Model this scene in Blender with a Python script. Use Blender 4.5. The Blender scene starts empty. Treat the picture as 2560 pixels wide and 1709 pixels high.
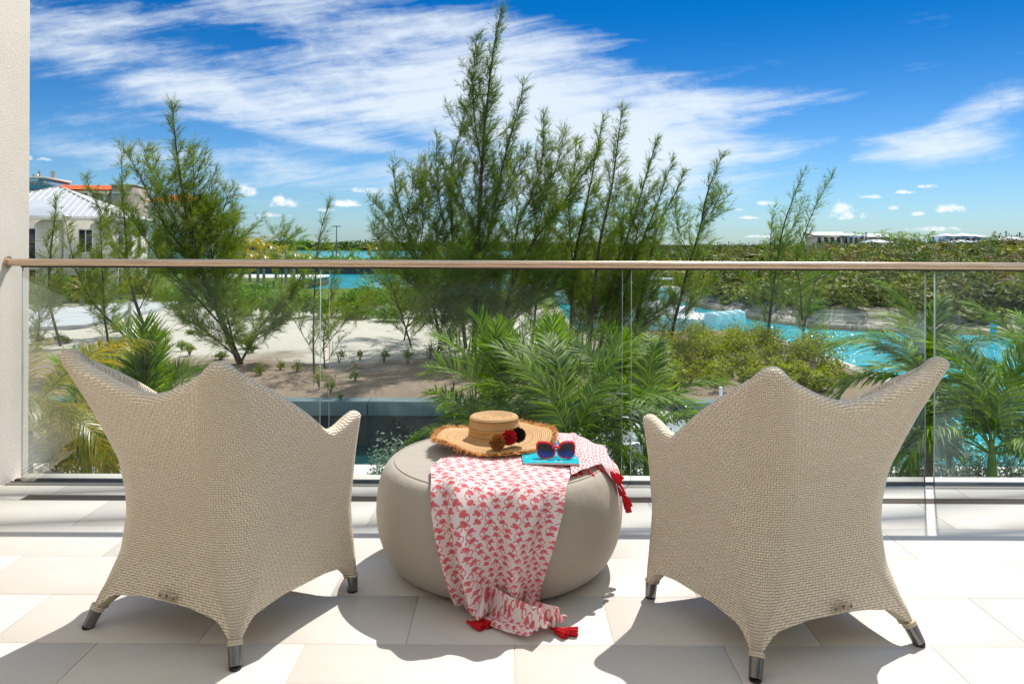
import bpy, math, random
import numpy as np
from mathutils import Vector, Matrix

rnd = random.Random(7)
NP = np.random.default_rng(11)
R = math.radians
scene = bpy.context.scene
col = scene.collection

# ------------------------------------------------------------------ camera
CAMZ = 1.155
FPX = 1920.0            # focal length in photo pixels (photo 2560 wide)
cam_d = bpy.data.cameras.new('camera')
cam = bpy.data.objects.new('camera', cam_d)
col.objects.link(cam)
cam_d.sensor_width = 36.0
cam_d.lens = 36.0 * FPX / 2560.0
cam_d.shift_y = -246.0 / 2560.0
cam_d.clip_start = 0.05
cam_d.clip_end = 20000
cam.location = (0, 0, CAMZ)
cam.rotation_euler = (R(90), R(-0.24), 0)
scene.camera = cam

# ------------------------------------------------------------------ sun + sky
SUN_DIR = Vector((0.35, 0.665, 1.05)).normalized()      # towards the sun
sun_el = math.asin(SUN_DIR.z)
sun_az = math.atan2(SUN_DIR.x, SUN_DIR.y)
sd = bpy.data.lights.new('sun', 'SUN')
sd.energy = 5.0
sd.angle = R(0.53)
sd.color = (1.0, 0.955, 0.88)
sun = bpy.data.objects.new('sun', sd)
col.objects.link(sun)
sun.rotation_euler = SUN_DIR.to_track_quat('Z', 'Y').to_euler()

scene.view_settings.view_transform = 'Standard'
scene.view_settings.look = 'None'
scene.view_settings.exposure = 0.22
scene.view_settings.gamma = 1.0
scene.view_settings.use_curve_mapping = False
scene.cycles.max_bounces = 10
scene.cycles.transparent_max_bounces = 24
scene.cycles.caustics_reflective = False
scene.cycles.caustics_refractive = False
scene.cycles.sample_clamp_indirect = 6.0


# ---- tiny expression compiler for math nodes
class X:
    nt = None
    def __init__(s, v): s.v = v
    @staticmethod
    def op(o, *a, clamp=False):
        n = X.nt.nodes.new('ShaderNodeMath'); n.operation = o; n.use_clamp = clamp
        for i, q in enumerate(a):
            q = q.v if isinstance(q, X) else q
            if isinstance(q, (int, float)): n.inputs[i].default_value = float(q)
            else: X.nt.links.new(q, n.inputs[i])
        return X(n.outputs[0])
    def __add__(a, b): return X.op('ADD', a, b)
    __radd__ = __add__
    def __sub__(a, b): return X.op('SUBTRACT', a, b)
    def __rsub__(a, b): return X.op('SUBTRACT', b, a)
    def __mul__(a, b): return X.op('MULTIPLY', a, b)
    __rmul__ = __mul__
    def __truediv__(a, b): return X.op('DIVIDE', a, b)
    def __rtruediv__(a, b): return X.op('DIVIDE', b, a)
    def __neg__(a): return X.op('MULTIPLY', a, -1.0)
    def __lt__(a, b): return X.op('LESS_THAN', a, b)
    def __gt__(a, b): return X.op('GREATER_THAN', a, b)
def xmax(a, b): return X.op('MAXIMUM', a, b)
def xmin(a, b): return X.op('MINIMUM', a, b)
def xpow(a, b): return X.op('POWER', a, b)
def xabs(a): return X.op('ABSOLUTE', a)
def xsqrt(a): return X.op('SQRT', a)
def xfloor(a): return X.op('FLOOR', a)
def xmod(a, b): return X.op('FLOORED_MODULO', a, b)
def xclamp(a): return X.op('ADD', a, 0.0, clamp=True)
def xsin(a): return X.op('SINE', a)
def smooth(a, lo, hi):
    n = X.nt.nodes.new('ShaderNodeMapRange'); n.interpolation_type = 'SMOOTHSTEP'
    X.nt.links.new(a.v, n.inputs[0]); n.inputs[1].default_value = lo; n.inputs[2].default_value = hi
    return X(n.outputs[0])
def sep(vec):
    n = X.nt.nodes.new('ShaderNodeSeparateXYZ'); X.nt.links.new(vec, n.inputs[0])
    return X(n.outputs[0]), X(n.outputs[1]), X(n.outputs[2])
def comb(a, b, c):
    n = X.nt.nodes.new('ShaderNodeCombineXYZ')
    for i, q in enumerate((a, b, c)):
        q = q.v if isinstance(q, X) else q
        if isinstance(q, (int, float)): n.inputs[i].default_value = float(q)
        else: X.nt.links.new(q, n.inputs[i])
    return n.outputs[0]
def noise(vec, scale=1.0, detail=4, rough=0.5, dist=0.0):
    n = X.nt.nodes.new('ShaderNodeTexNoise')
    n.inputs['Scale'].default_value = scale; n.inputs['Detail'].default_value = detail
    n.inputs['Roughness'].default_value = rough; n.inputs['Distortion'].default_value = dist
    if vec is not None: X.nt.links.new(vec.v if isinstance(vec, X) else vec, n.inputs['Vector'])
    return X(n.outputs[0])
def mixc(f, a, b, mode='MIX'):
    n = X.nt.nodes.new('ShaderNodeMix'); n.data_type = 'RGBA'; n.blend_type = mode
    f = f.v if isinstance(f, X) else f
    if isinstance(f, (int, float)): n.inputs[0].default_value = f
    else: X.nt.links.new(f, n.inputs[0])
    for i, q in ((6, a), (7, b)):
        if isinstance(q, (tuple, list)): n.inputs[i].default_value = (*q[:3], 1)
        else: X.nt.links.new(q, n.inputs[i])
    return n.outputs[2]

world = bpy.data.worlds.new('World'); scene.world = world; world.use_nodes = True
X.nt = world.node_tree; X.nt.nodes.clear()
wo = X.nt.nodes.new('ShaderNodeOutputWorld'); bg = X.nt.nodes.new('ShaderNodeBackground')
bg.inputs[1].default_value = 0.080
sky = X.nt.nodes.new('ShaderNodeTexSky'); sky.sky_type = 'NISHITA'; sky.sun_disc = False
sky.sun_elevation = sun_el; sky.sun_rotation = sun_az
sky.air_density = 1.0; sky.dust_density = 0.35; sky.ozone_density = 2.2; sky.altitude = 0
tc = X.nt.nodes.new('ShaderNodeTexCoord')
dx, dy, dz = sep(tc.outputs['Generated'])
yy = xmax(dy, 0.12)
A_ = dx / yy; E_ = dz / yy
def dsp(x, y): return (x * 1.0898 - 1280) / 1920.0, (608.0 - y * 1.0898) / 1920.0
# cirrus: soft regions where the high cloud sheet lies, broken by streaky noise
blobs = [(200, 100, 330, 95, 6, .78), (520, 215, 330, 60, 9, 0.9), (620, 285, 280, 42, 7, 0.8), (700, 30, 420, 60, 2, .75),
         (1130, 110, 320, 80, 3, 1.1), (960, 215, 330, 95, 8, 1.05), (1330, 270, 430, 135, 4, 1.25),
         (1300, 420, 450, 105, 0, 1.1), (1680, 235, 290, 36, -3, 0.75), (1650, 335, 300, 60, 0, 0.7),
         (300, 350, 330, 26, 3, 0.7), (620, 400, 430, 42, 1, .65), (800, 330, 300, 22, 9, .8),
         (2270, 238, 165, 46, -20, 1.05), (2140, 335, 195, 50, -3, 1.2), (1500, 480, 600, 60, 0, .35), (750, 240, 950, 330, 4, .45)]
mask = None
for (bx, by, hx, hy, ang, w) in blobs:
    ca, ce = dsp(bx, by); k = 1.0898 / 1920.0
    c, s = math.cos(R(ang)), math.sin(R(ang))
    u = (A_ - ca) * (c / (hx * k)) + (E_ - ce) * (-s / (hx * k))
    v = (A_ - ca) * (s / (hy * k)) + (E_ - ce) * (c / (hy * k))
    m = xmax(1.0 - (u * u + v * v) * 0.62, 0.0) * w
    mask = m if mask is None else xmax(mask, m) + xmin(mask, m) * 0.35
mask = mask + (1.0 - smooth(dy, 0.15, 0.5)) * 0.8 + smooth(E_, 0.33, 0.5) * 0.55  # cloud veil added overhead and behind the view for neutral ambient light
rotA = A_ * 0.985 + E_ * 0.17; rotE = E_ * 0.985 - A_ * 0.12
warp = noise(comb(rotA * 2.2, rotE * 6.0, 3.1), 1.0, 3, 0.5)
cv = comb(rotA * 3.3 + warp * 1.8, rotE * 25.0 + warp * 1.6, 0.0)
n1 = noise(cv, 1.0, 9, 0.6, 0.35)
n2 = noise(comb(rotA * 9.0 + warp * 3.0, rotE * 62.0 + warp * 3.0, 7.0), 1.0, 6, 0.6, 0.4)
n3 = noise(comb(A_ * 26.0, E_ * 52.0 + warp * 4.0, 2.0), 1.0, 6, 0.62, 0.6)
dens = mask * 1.25 + (n1 - 0.5) * 2.4 + (n2 - 0.5) * 1.5 + (n3 - 0.5) * 0.85 - 0.36
cirrus = smooth(dens, -0.05, 1.55)
cirrus = xmin(cirrus, 1.0) * 0.86 * smooth(E_, 0.01, 0.09)
# small cumulus puffs low over the horizon
puffs = [(556, 446, 34, 17), (652, 470, 42, 13), (640, 462, 20, 14), (832, 439, 34, 8), (795, 470, 40, 8), (610, 496, 46, 6), (748, 484, 28, 5),
         (1940, 491, 50, 15), (1928, 480, 26, 16), (1765, 464, 36, 5), (2176, 477, 42, 10), (2130, 424, 30, 5), (2072, 437, 24, 5),
         (1985, 448, 42, 6), (2050, 474, 16, 5), (100, 371, 20, 5), (68, 368, 9, 7), (1692, 479, 16, 4), (1725, 497, 30, 4), (2105, 487, 16, 5), (1750, 540, 60, 4), (2150, 522, 70, 6)]
cwarp = noise(comb(A_ * 48.0, E_ * 70.0, 0.0), 1.0, 7, 0.62) - 0.5
cum = None
for (bx, by, hx, hy) in puffs:
    ca, ce = dsp(bx, by); k = 1.0898 / 1920.0
    u = (A_ - ca) * (1 / (hx * k)); v = (E_ - ce) * (1 / (hy * 1.45 * k))
    v2 = v * (1.0 + (v < 0.0) * 0.9)
    m = 1.0 - (u * u + v2 * v2)
    cum = m if cum is None else xmax(cum, m)
cumd = smooth(xmax(cum, -1.0) + cwarp * 5.0, 0.0, 1.5) * 0.9
# blue gets deeper away from the horizon the way a polarised sky does
hsv = X.nt.nodes.new('ShaderNodeHueSaturation'); hsv.inputs['Saturation'].default_value = 1.12; hsv.inputs['Hue'].default_value = 0.495
X.nt.links.new(sky.outputs[0], hsv.inputs['Color'])
polar = mixc(smooth(dz, 0.0, 0.30), (0.62, 0.93, 1.32), (0.008, 0.44, 0.90))
skyc = mixc(1.0, hsv.outputs[0], polar, 'MULTIPLY')
c1 = mixc(cirrus, skyc, (9.6, 10.5, 11.3))
c2 = mixc(cumd, c1, (11.2, 11.6, 11.9))
below = smooth(dz, -0.06, -0.005)
c3 = mixc(below, (1.6, 1.7, 1.5), c2)
X.nt.links.new(c3, bg.inputs[0]); X.nt.links.new(bg.outputs[0], wo.inputs[0])


# ------------------------------------------------------------------ helpers
def hor(px): return 603.0 + 0.0042 * px
def P(px, py, Y):
    """photo pixel (2560 wide) at distance Y -> world point"""
    d = py - hor(px)
    pxu = px + 0.0042 * d
    return Vector(((pxu - 1280) / FPX * Y, Y, CAMZ - d / FPX * Y))
def D(x, y, Y): return P(x * 1.0898, y * 1.0898, Y)
G = -3.9
W = -5.35
def ground_Y(py, px, z=G): return (CAMZ - z) * FPX / (py - hor(px))
def PG(px, py, z=G):
    Y = ground_Y(py, px, z); p = P(px, py, Y); return (p.x, p.y)

class MB:
    def __init__(s): s.V = []; s.F = []; s.n = 0; s.T = []; s.U = []
    def add(s, V, F, tint=None, uv=None):
        V = np.asarray(V, float).reshape(-1, 3); F = np.asarray(F, int)
        s.V.append(V); s.F.append(F + s.n); s.n += len(V)
        s.T.append(np.full(len(V), 0.5) if tint is None else np.broadcast_to(np.asarray(tint, float), (len(V),)))
        s.U.append(np.zeros((len(V), 2)) if uv is None else np.asarray(uv, float))
        return s
    def box(s, x0, x1, y0, y1, z0, z1, tint=None, M=None):
        V = np.array([[x, y, z] for z in (z0, z1) for y in (y0, y1) for x in (x0, x1)], float)
        if M is not None: V = np.array([list(M @ Vector(v)) for v in V])
        s.add(V, [[0, 2, 3, 1], [4, 5, 7, 6], [0, 1, 5, 4], [2, 6, 7, 3], [0, 4, 6, 2], [1, 3, 7, 5]], tint); return s
    def tube(s, pts, rad, n=8, tint=None, cap=True):
        pts = [Vector(p) for p in pts]; m = len(pts)
        if isinstance(rad, (int, float)): rad = [rad] * m
        V = []; prev = None
        for i in range(m):
            t = (pts[min(i + 1, m - 1)] - pts[max(i - 1, 0)]).normalized()
            if prev is None:
                a = Vector((0, 0, 1)) if abs(t.z) < 0.9 else Vector((1, 0, 0)); u = t.cross(a).normalized()
            else: u = (prev - t * prev.dot(t)).normalized()
            prev = u; w = t.cross(u)
            for k in range(n):
                an = 2 * math.pi * k / n
                V.append(pts[i] + (u * math.cos(an) + w * math.sin(an)) * rad[i])
        F = [[i * n + k, i * n + (k + 1) % n, (i + 1) * n + (k + 1) % n, (i + 1) * n + k] for i in range(m - 1) for k in range(n)]
        s.add(V, F, tint)
        if cap:
            for base, rev in ((0, True), ((m - 1) * n, False)):
                c = pts[0] if rev else pts[-1]
                Vc = [list(v) for v in V[base:base + n]] + [list(c)]
                Fc = [[(k + 1) % n, k, n] if rev else [k, (k + 1) % n, n] for k in range(n)]
                s.add(Vc, Fc, tint)
        return s
    def lathe(s, prof, n=48, c=(0, 0, 0), closed=False):
        prof = np.asarray(prof, float); m = len(prof); a = np.linspace(0, 2 * np.pi, n, endpoint=False)
        V = np.stack([np.outer(prof[:, 0], np.cos(a)) + c[0], np.outer(prof[:, 0], np.sin(a)) + c[1], np.repeat(prof[:, 1:2], n, 1) + c[2]], -1).reshape(-1, 3)
        i, k = np.meshgrid(np.arange(m - 1), np.arange(n), indexing='ij')
        F = np.stack([i * n + k, i * n + (k + 1) % n, (i + 1) * n + (k + 1) % n, (i + 1) * n + k], -1).reshape(-1, 4)
        s.add(V, F); return s
    def build(s, name, mat, parent=None, smooth=False, link=True):
        me = bpy.data.meshes.new(name)
        V = np.concatenate(s.V)
        me.vertices.add(len(V)); me.vertices.foreach_set('co', V.astype(np.float32).ravel())
        idx = np.concatenate([f.ravel() for f in s.F]).astype(np.int32)
        cnt = np.concatenate([np.full(len(f), f.shape[1]) for f in s.F]).astype(np.int32)
        st = np.concatenate([[0], np.cumsum(cnt)[:-1]]).astype(np.int32)
        me.loops.add(len(idx)); me.loops.foreach_set('vertex_index', idx)
        me.polygons.add(len(cnt)); me.polygons.foreach_set('loop_start', st)
        if smooth: me.polygons.foreach_set('use_smooth', np.ones(len(cnt), bool))
        uvs = np.concatenate(s.U)
        if uvs.any():
            uvl = me.uv_layers.new(name='UVMap'); uvl.data.foreach_set('uv', uvs[idx].astype(np.float32).ravel())
        T = np.concatenate(s.T)
        at = me.attributes.new('tint', 'FLOAT', 'POINT'); at.data.foreach_set('value', T.astype(np.float32))
        me.update(calc_edges=True)
        if mat is not None: me.materials.append(mat)
        o = bpy.data.objects.new(name, me)
        if link: col.objects.link(o)
        if parent is not None: o.parent = parent
        return o

def tag(o, label=None, cat=None, group=None, kind=None):
    if label: o['label'] = label
    if cat: o['category'] = cat
    if group: o['group'] = group
    if kind: o['kind'] = kind
    return o
def empty(name, loc=(0, 0, 0), rz=0.0):
    o = bpy.data.objects.new(name, None); col.objects.link(o); o.location = loc; o.rotation_euler = (0, 0, rz)
    o.empty_display_size = 0.2
    return o
def copy_tree(o, parent=None):
    c = o.copy(); col.objects.link(c); c.parent = parent
    for ch in list(o.children): copy_tree(ch, c)
    return c
def smooth_by_angle(o, ang=40):
    me = o.data; me.polygons.foreach_set('use_smooth', np.ones(len(me.polygons), bool))
    try: me.set_sharp_from_angle(angle=R(ang))
    except Exception: pass
def bevel(o, w=0.004, seg=2):
    m = o.modifiers.new('bevel', 'BEVEL'); m.width = w; m.segments = seg; m.limit_method = 'ANGLE'; m.angle_limit = R(40)

def newmat(name):
    m = bpy.data.materials.new(name); m.use_nodes = True
    X.nt = m.node_tree; X.nt.nodes.clear()
    out = X.nt.nodes.new('ShaderNodeOutputMaterial'); b = X.nt.nodes.new('ShaderNodeBsdfPrincipled')
    X.nt.links.new(b.outputs[0], out.inputs[0])
    return m, b, out
def setin(b, k, v):
    if isinstance(v, X): v = v.v
    if isinstance(v, (int, float)): b.inputs[k].default_value = v
    elif isinstance(v, (tuple, list)): b.inputs[k].default_value = (*v[:3], 1)
    else: X.nt.links.new(v, b.inputs[k])
def bump(h, dist=0.002, strength=1.0, normal=None):
    n = X.nt.nodes.new('ShaderNodeBump'); n.inputs['Distance'].default_value = dist; n.inputs['Strength'].default_value = strength
    X.nt.links.new(h.v if isinstance(h, X) else h, n.inputs['Height'])
    if normal is not None: X.nt.links.new(normal, n.inputs['Normal'])
    return n.outputs[0]
def objco():
    n = X.nt.nodes.new('ShaderNodeTexCoord'); return n.outputs['Object']
def worldco():
    n = X.nt.nodes.new('ShaderNodeNewGeometry'); return n.outputs['Position']
def attr(name):
    n = X.nt.nodes.new('ShaderNodeAttribute'); n.attribute_name = name; return X(n.outputs['Fac'])
def simple(name, c, rough=0.5, metal=0.0, c2=None, scale=8.0, bscale=0, bdist=0.002, spec=0.5, detail=4, stretch=None):
    m, b, o = newmat(name); co = worldco() if stretch is None else None
    if stretch is not None:
        px, py, pz = sep(worldco()); co = comb(px * stretch[0], py * stretch[1], pz * stretch[2])
    setin(b, 'Roughness', rough); setin(b, 'Metallic', metal); setin(b, 'Specular IOR Level', spec)
    if c2 is not None: setin(b, 'Base Color', mixc(smooth(noise(co, scale, detail, 0.6), 0.35, 0.68), c, c2))
    else: setin(b, 'Base Color', c)
    if bscale: setin(b, 'Normal', bump(noise(co, bscale, 5, 0.6), bdist))
    return m
def leafmat(name, ca, cb, trans=0.35, rough=0.45, spec=0.35, tcol=(1.25, 1.25, 0.45), cscale=1.3):
    """two-sided leaf: tint attribute blends two leaf colours; sun shines through it"""
    m, b, out = newmat(name)
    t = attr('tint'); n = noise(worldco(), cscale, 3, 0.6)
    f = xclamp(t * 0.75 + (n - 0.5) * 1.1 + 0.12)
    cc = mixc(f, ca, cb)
    setin(b, 'Base Color', cc); setin(b, 'Roughness', rough); setin(b, 'Specular IOR Level', spec)
    tr = X.nt.nodes.new('ShaderNodeBsdfTranslucent')
    X.nt.links.new(mixc(1.0, cc, tcol, 'MULTIPLY'), tr.inputs[0])
    mx = X.nt.nodes.new('ShaderNodeMixShader'); mx.inputs[0].default_value = trans
    X.nt.links.new(b.outputs[0], mx.inputs[1]); X.nt.links.new(tr.outputs[0], mx.inputs[2])
    X.nt.links.new(mx.outputs[0], out.inputs[0])
    return m

# ------------------------------------------------------------------ materials
def m_tile():
    m, b, o = newmat('cream_stone_tile')
    oi = X.nt.nodes.new('ShaderNodeObjectInfo'); r = X(oi.outputs['Random'])
    x, y, z = sep(worldco())
    co = comb(x * 1.0 + r * 40.0 + y * 0.6, y * 2.2 - x * 0.7, r * 30.0)
    n1_ = noise(co, 2.4, 7, 0.62, 0.8); n2_ = noise(co, 9.0, 6, 0.65, 0.4)
    f = xclamp((n1_ - 0.38) * 2.2)
    c = mixc(f, (0.555, 0.515, 0.47), (0.605, 0.575, 0.535))
    c = mixc(xclamp(smooth(n2_, 0.58, 0.75) * 0.16), c, (0.60, 0.52, 0.45))
    c = mixc(r * 0.35, c, (0.58, 0.545, 0.50))
    setin(b, 'Base Color', c); setin(b, 'Roughness', 0.38 + n2_ * 0.25); setin(b, 'Specular IOR Level', 0.4)
    setin(b, 'Normal', bump(noise(co, 14, 6, 0.6), 0.0006))
    return m
M_TILE = m_tile()
M_GROUT = simple('grout', (0.56, 0.49, 0.41), 0.9, c2=(0.51, 0.44, 0.36))
M_STUCCO = simple('cream_stucco', (0.72, 0.64, 0.555), 0.9, c2=(0.76, 0.68, 0.60), scale=2.5, bscale=160, bdist=0.0022)
M_STUCCO_W = simple('white_stucco', (0.76, 0.71, 0.63), 0.9, c2=(0.8, 0.75, 0.67), scale=2.5, bscale=120, bdist=0.002)
M_BOUNCE_BLIND = simple('cream_bounce_blind', (0.66, 0.58, 0.47), 0.9, c2=(0.72, 0.64, 0.53), scale=2)
M_CURB = simple('stone_curb', (0.62, 0.60, 0.53), 0.7, c2=(0.68, 0.65, 0.58), scale=3)
def m_rail():
    m, b, o = newmat('brushed_bronze_wood')
    x, y, z = sep(worldco())
    n = noise(comb(x * 6, y * 240, z * 240), 1.0, 6, 0.6)
    setin(b, 'Base Color', mixc(smooth(n, 0.3, 0.7), (0.50, 0.36, 0.25), (0.70, 0.55, 0.41)))
    setin(b, 'Roughness', 0.27); setin(b, 'Metallic', 0.75); setin(b, 'Specular IOR Level', 0.7)
    setin(b, 'Normal', bump(n, 0.0006)); return m
M_RAIL = m_rail()
M_DARKRUB = simple('black_gasket', (0.015, 0.015, 0.017), 0.4)
M_ALU = simple('grey_aluminium', (0.42, 0.40, 0.36), 0.35, 0.6, c2=(0.5, 0.47, 0.42), scale=5, stretch=(1, 20, 20))
M_STEEL = simple('brushed_steel', (0.20, 0.20, 0.20), 0.25, 0.95)
M_BRONZE = simple('drain_metal', (0.16, 0.12, 0.085), 0.4, 0.7)
def m_glass():
    m, b, out = newmat('railing_glass')
    lw = X.nt.nodes.new('ShaderNodeLayerWeight'); lw.inputs[0].default_value = 0.5
    f = X(lw.outputs['Facing'])
    fr = xpow(f, 5.0) * 0.93 + 0.014
    t = X.nt.nodes.new('ShaderNodeBsdfTransparent'); t.inputs[0].default_value = (0.965, 0.985, 0.976, 1)
    g = X.nt.nodes.new('ShaderNodeBsdfGlossy'); g.inputs['Roughness'].default_value = 0.0
    g.inputs[0].default_value = (0.95, 1, 0.98, 1)
    # thin film of salt and dust near the bottom edge of each pane
    mx = X.nt.nodes.new('ShaderNodeMixShader'); X.nt.links.new(fr.v, mx.inputs[0])
    X.nt.links.new(t.outputs[0], mx.inputs[1]); X.nt.links.new(g.outputs[0], mx.inputs[2])
    d = X.nt.nodes.new('ShaderNodeBsdfDiffuse'); d.inputs[0].default_value = (0.75, 0.78, 0.76, 1)
    x, y, z = sep(worldco())
    nn = noise(comb(x * 3.0, 0.0, z * 1.2), 1.0, 6, 0.65)
    streak = noise(comb(x * 34.0, 0.0, z * 1.5), 1.0, 4, 0.6)
    dust = xclamp((nn - 0.55) * 0.015 + (1.0 - smooth(z, 0.0, 0.12)) * 0.02 + smooth(streak, 0.62, 0.75) * (1.0 - smooth(z, 0.05, 0.4)) * 0.06)
    mx2 = X.nt.nodes.new('ShaderNodeMixShader'); X.nt.links.new(dust.v, mx2.inputs[0])
    X.nt.links.new(mx.outputs[0], mx2.inputs[1]); X.nt.links.new(d.outputs[0], mx2.inputs[2])
    X.nt.links.new(mx2.outputs[0], out.inputs[0]); return m
M_GLASS = m_glass()
M_GLASSEDGE = simple('glass_edge', (0.42, 0.55, 0.50), 0.15, spec=0.8)

def m_weave():
    m, b, o = newmat('woven_resin')
    uvn = X.nt.nodes.new('ShaderNodeUVMap'); u, v, _ = sep(uvn.outputs[0])
    u, v = u * (1 / 0.0084), v * (1 / 0.0071)
    j = xfloor(v); sgn = attr('tint') * 2.0 - 1.0
    i = xfloor(u); fu = u - i; fv = v - j
    p = xmod(u + (j * (sgn > 0.0) - j * (sgn < 0.0)), 3.0)
    wp = p < 2.0
    av = 1.0 - xpow(xabs(fv * 2.0 - 1.0), 3.0)
    au = 1.0 - xpow(xabs(fu * 2.0 - 1.0), 3.0)
    hlong = 1.0 - xpow(xabs(p - 1.0), 4.0)
    hh = av * (hlong * 0.75 + 0.25)
    pw = xclamp(p - 2.0)
    hv = (1.0 - xpow(xabs(pw * 2.0 - 1.0), 4.0)) * (0.45 + 0.3 * av)
    h = wp * hh + (1.0 - wp) * hv
    big = noise(objco(), 3.0, 3, 0.5); cell = noise(comb(xfloor(u * 0.5), j, 0.0), 5.3, 0, 0.5)
    c = mixc(cell, (0.76, 0.655, 0.495), (0.87, 0.77, 0.61))
    c = mixc(xclamp(big * 0.5), c, (0.81, 0.71, 0.55))
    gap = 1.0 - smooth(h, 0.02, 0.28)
    c = mixc(gap * 0.85, c, (0.17, 0.115, 0.07))  # shade between the strands is painted into the base colour
    setin(b, 'Base Color', c); setin(b, 'Roughness', 0.5); setin(b, 'Specular IOR Level', 0.42)
    setin(b, 'Normal', bump(h, 0.0042, 1.0)); return m
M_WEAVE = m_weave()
M_BAND = simple('resin_band', (0.56, 0.48, 0.36), 0.5, c2=(0.6, 0.53, 0.42), scale=30, bscale=0)
M_FOOT = simple('black_rubber', (0.012, 0.012, 0.012), 0.6)
M_PLATE = simple('dull_plate', (0.34, 0.27, 0.19), 0.45, 0.3, c2=(0.5, 0.42, 0.32), scale=60)

def m_fabric(name, c1, c2, sc=1):
    m, b, o = newmat(name)
    uvn = X.nt.nodes.new('ShaderNodeUVMap'); u, v, _ = sep(uvn.outputs[0])
    n = noise(comb(u * 600 * sc, v * 160 * sc, 0.0), 1.0, 3, 0.6); n2_ = noise(comb(u * 160 * sc, v * 700 * sc, 4.0), 1.0, 3, 0.6)
    big = noise(objco(), 5.0, 4, 0.55)
    setin(b, 'Base Color', mixc(xclamp((n + n2_) * 0.9 - 0.4), c1, c2)); setin(b, 'Roughness', 0.92)
    setin(b, 'Sheen Weight', 0.15); setin(b, 'Specular IOR Level', 0.2)
    nn = bump(n * 0.5 + n2_ * 0.5, 0.0012, 0.8)
    setin(b, 'Normal', bump(big, 0.022, 0.5, nn)); return m
M_POUF = m_fabric('taupe_outdoor_fabric', (0.33, 0.295, 0.25), (0.45, 0.41, 0.355))

def m_scarf():
    m, b, out = newmat('flamingo_print_cotton')
    uvn = X.nt.nodes.new('ShaderNodeUVMap'); U, V_, _ = sep(uvn.outputs[0])
    def bird(ox, oy, cell, seed):
        u = U * (1 / cell) + ox; v = V_ * (1 / cell) * 0.94 + oy
        row = xfloor(v); u = u + xmod(row, 2.0) * 0.5 + 0.0
        cx_ = xfloor(u)
        wn = X.nt.nodes.new('ShaderNodeTexWhiteNoise'); wn.noise_dimensions = '3D'
        X.nt.links.new(comb(cx_, row, seed), wn.inputs[0]); r1 = X(wn.outputs[0])
        a, bb, c_ = sep(wn.outputs[1])
        x = (u - cx_ - 0.5) * (((r1 > 0.5) * 2.0) - 1.0); y = (v - row - 0.5)
        x = x + (a - 0.5) * 0.14; y = y + (bb - 0.5) * 0.14
        x = x * 0.80; y = y * 0.80
        # body
        bx = x - 0.02; by = y + 0.02
        q1 = bx * 0.92 - by * 0.38; q2 = bx * 0.38 + by * 0.92
        bod = 1.0 - xsqrt(q1 * q1 * (1 / 0.052) + q2 * q2 * (1 / 0.0165))
        body = smooth(bod, 0.0, 0.16)
        tail = smooth(1.0 - xsqrt((x + 0.20) * (x + 0.20) * (1 / 0.012) + (y + 0.08) * (y + 0.08) * (1 / 0.0028)), 0.0, 0.3)
        # neck: ring open at the left
        nx = x - 0.20; ny = y - 0.20
        rr = xsqrt(nx * nx + ny * ny)
        neck = (1.0 - smooth(xabs(rr - 0.135), 0.018, 0.036)) * xmax((nx > -0.02), (ny > 0.03))
        hx = x - 0.09; hy = y - 0.25
        head = smooth(1.0 - xsqrt(hx * hx * (1 / 0.0030) + hy * hy * (1 / 0.0016)), 0.0, 0.3)
        beak = smooth(1.0 - xsqrt((x - 0.045) * (x - 0.045) * (1 / 0.0010) + (y - 0.215) * (y - 0.215) * (1 / 0.0020)), 0.0, 0.3)
        leg = xmax(1.0 - smooth(xabs(x - 0.03 + (y + 0.2) * 0.12), 0.006, 0.016), 1.0 - smooth(xabs(x + 0.04 - (y + 0.2) * 0.22), 0.006, 0.016)) * (y < -0.08) * (y > -0.46) * 0.6
        feather = xclamp(noise(comb(x * 9.0 + y * 16.0, y * 3.0, r1), 1.6, 2, 0.5))
        return xmax(xmax(body, tail), xmax(neck, head)), leg, beak, feather
    b1, l1, k1, f1 = bird(0.0, 0.0, 0.038, 0.0)
    b2, l2, k2, f2 = bird(0.52, 0.47, 0.038, 3.7)
    
    n = noise(comb(U * 900, V_ * 120, 0), 1.0, 3, .6)
    base = mixc(n, (0.74, 0.62, 0.62), (0.84, 0.76, 0.75))
    c = mixc(xclamp(xmax(l1, l2)), base, (0.72, 0.16, 0.20))
    c = mixc(b2, c, mixc(f2, (0.55, 0.035, 0.055), (0.85, 0.26, 0.30)))
    c = mixc(b1, c, mixc(f1, (0.48, 0.030, 0.045), (0.82, 0.24, 0.27)))
    c = mixc(xmax(k1, k2), c, (0.03, 0.02, 0.03))
    setin(b, 'Base Color', c); setin(b, 'Roughness', 0.8); setin(b, 'Specular IOR Level', 0.2)
    setin(b, 'Normal', bump(noise(comb(U * 260, V_ * 60, 0), 1.0, 4, .6), 0.001, 0.6))
    tr = X.nt.nodes.new('ShaderNodeBsdfTranslucent'); X.nt.links.new(c, tr.inputs[0])
    mx = X.nt.nodes.new('ShaderNodeMixShader'); mx.inputs[0].default_value = 0.14
    X.nt.links.new(b.outputs[0], mx.inputs[1]); X.nt.links.new(tr.outputs[0], mx.inputs[2]); X.nt.links.new(mx.outputs[0], out.inputs[0])
    return m
M_SCARF = m_scarf()
M_TASSEL = simple('red_thread', (0.62, 0.012, 0.02), 0.75, c2=(0.45, 0.008, 0.016), scale=200, spec=0.2)

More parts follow.
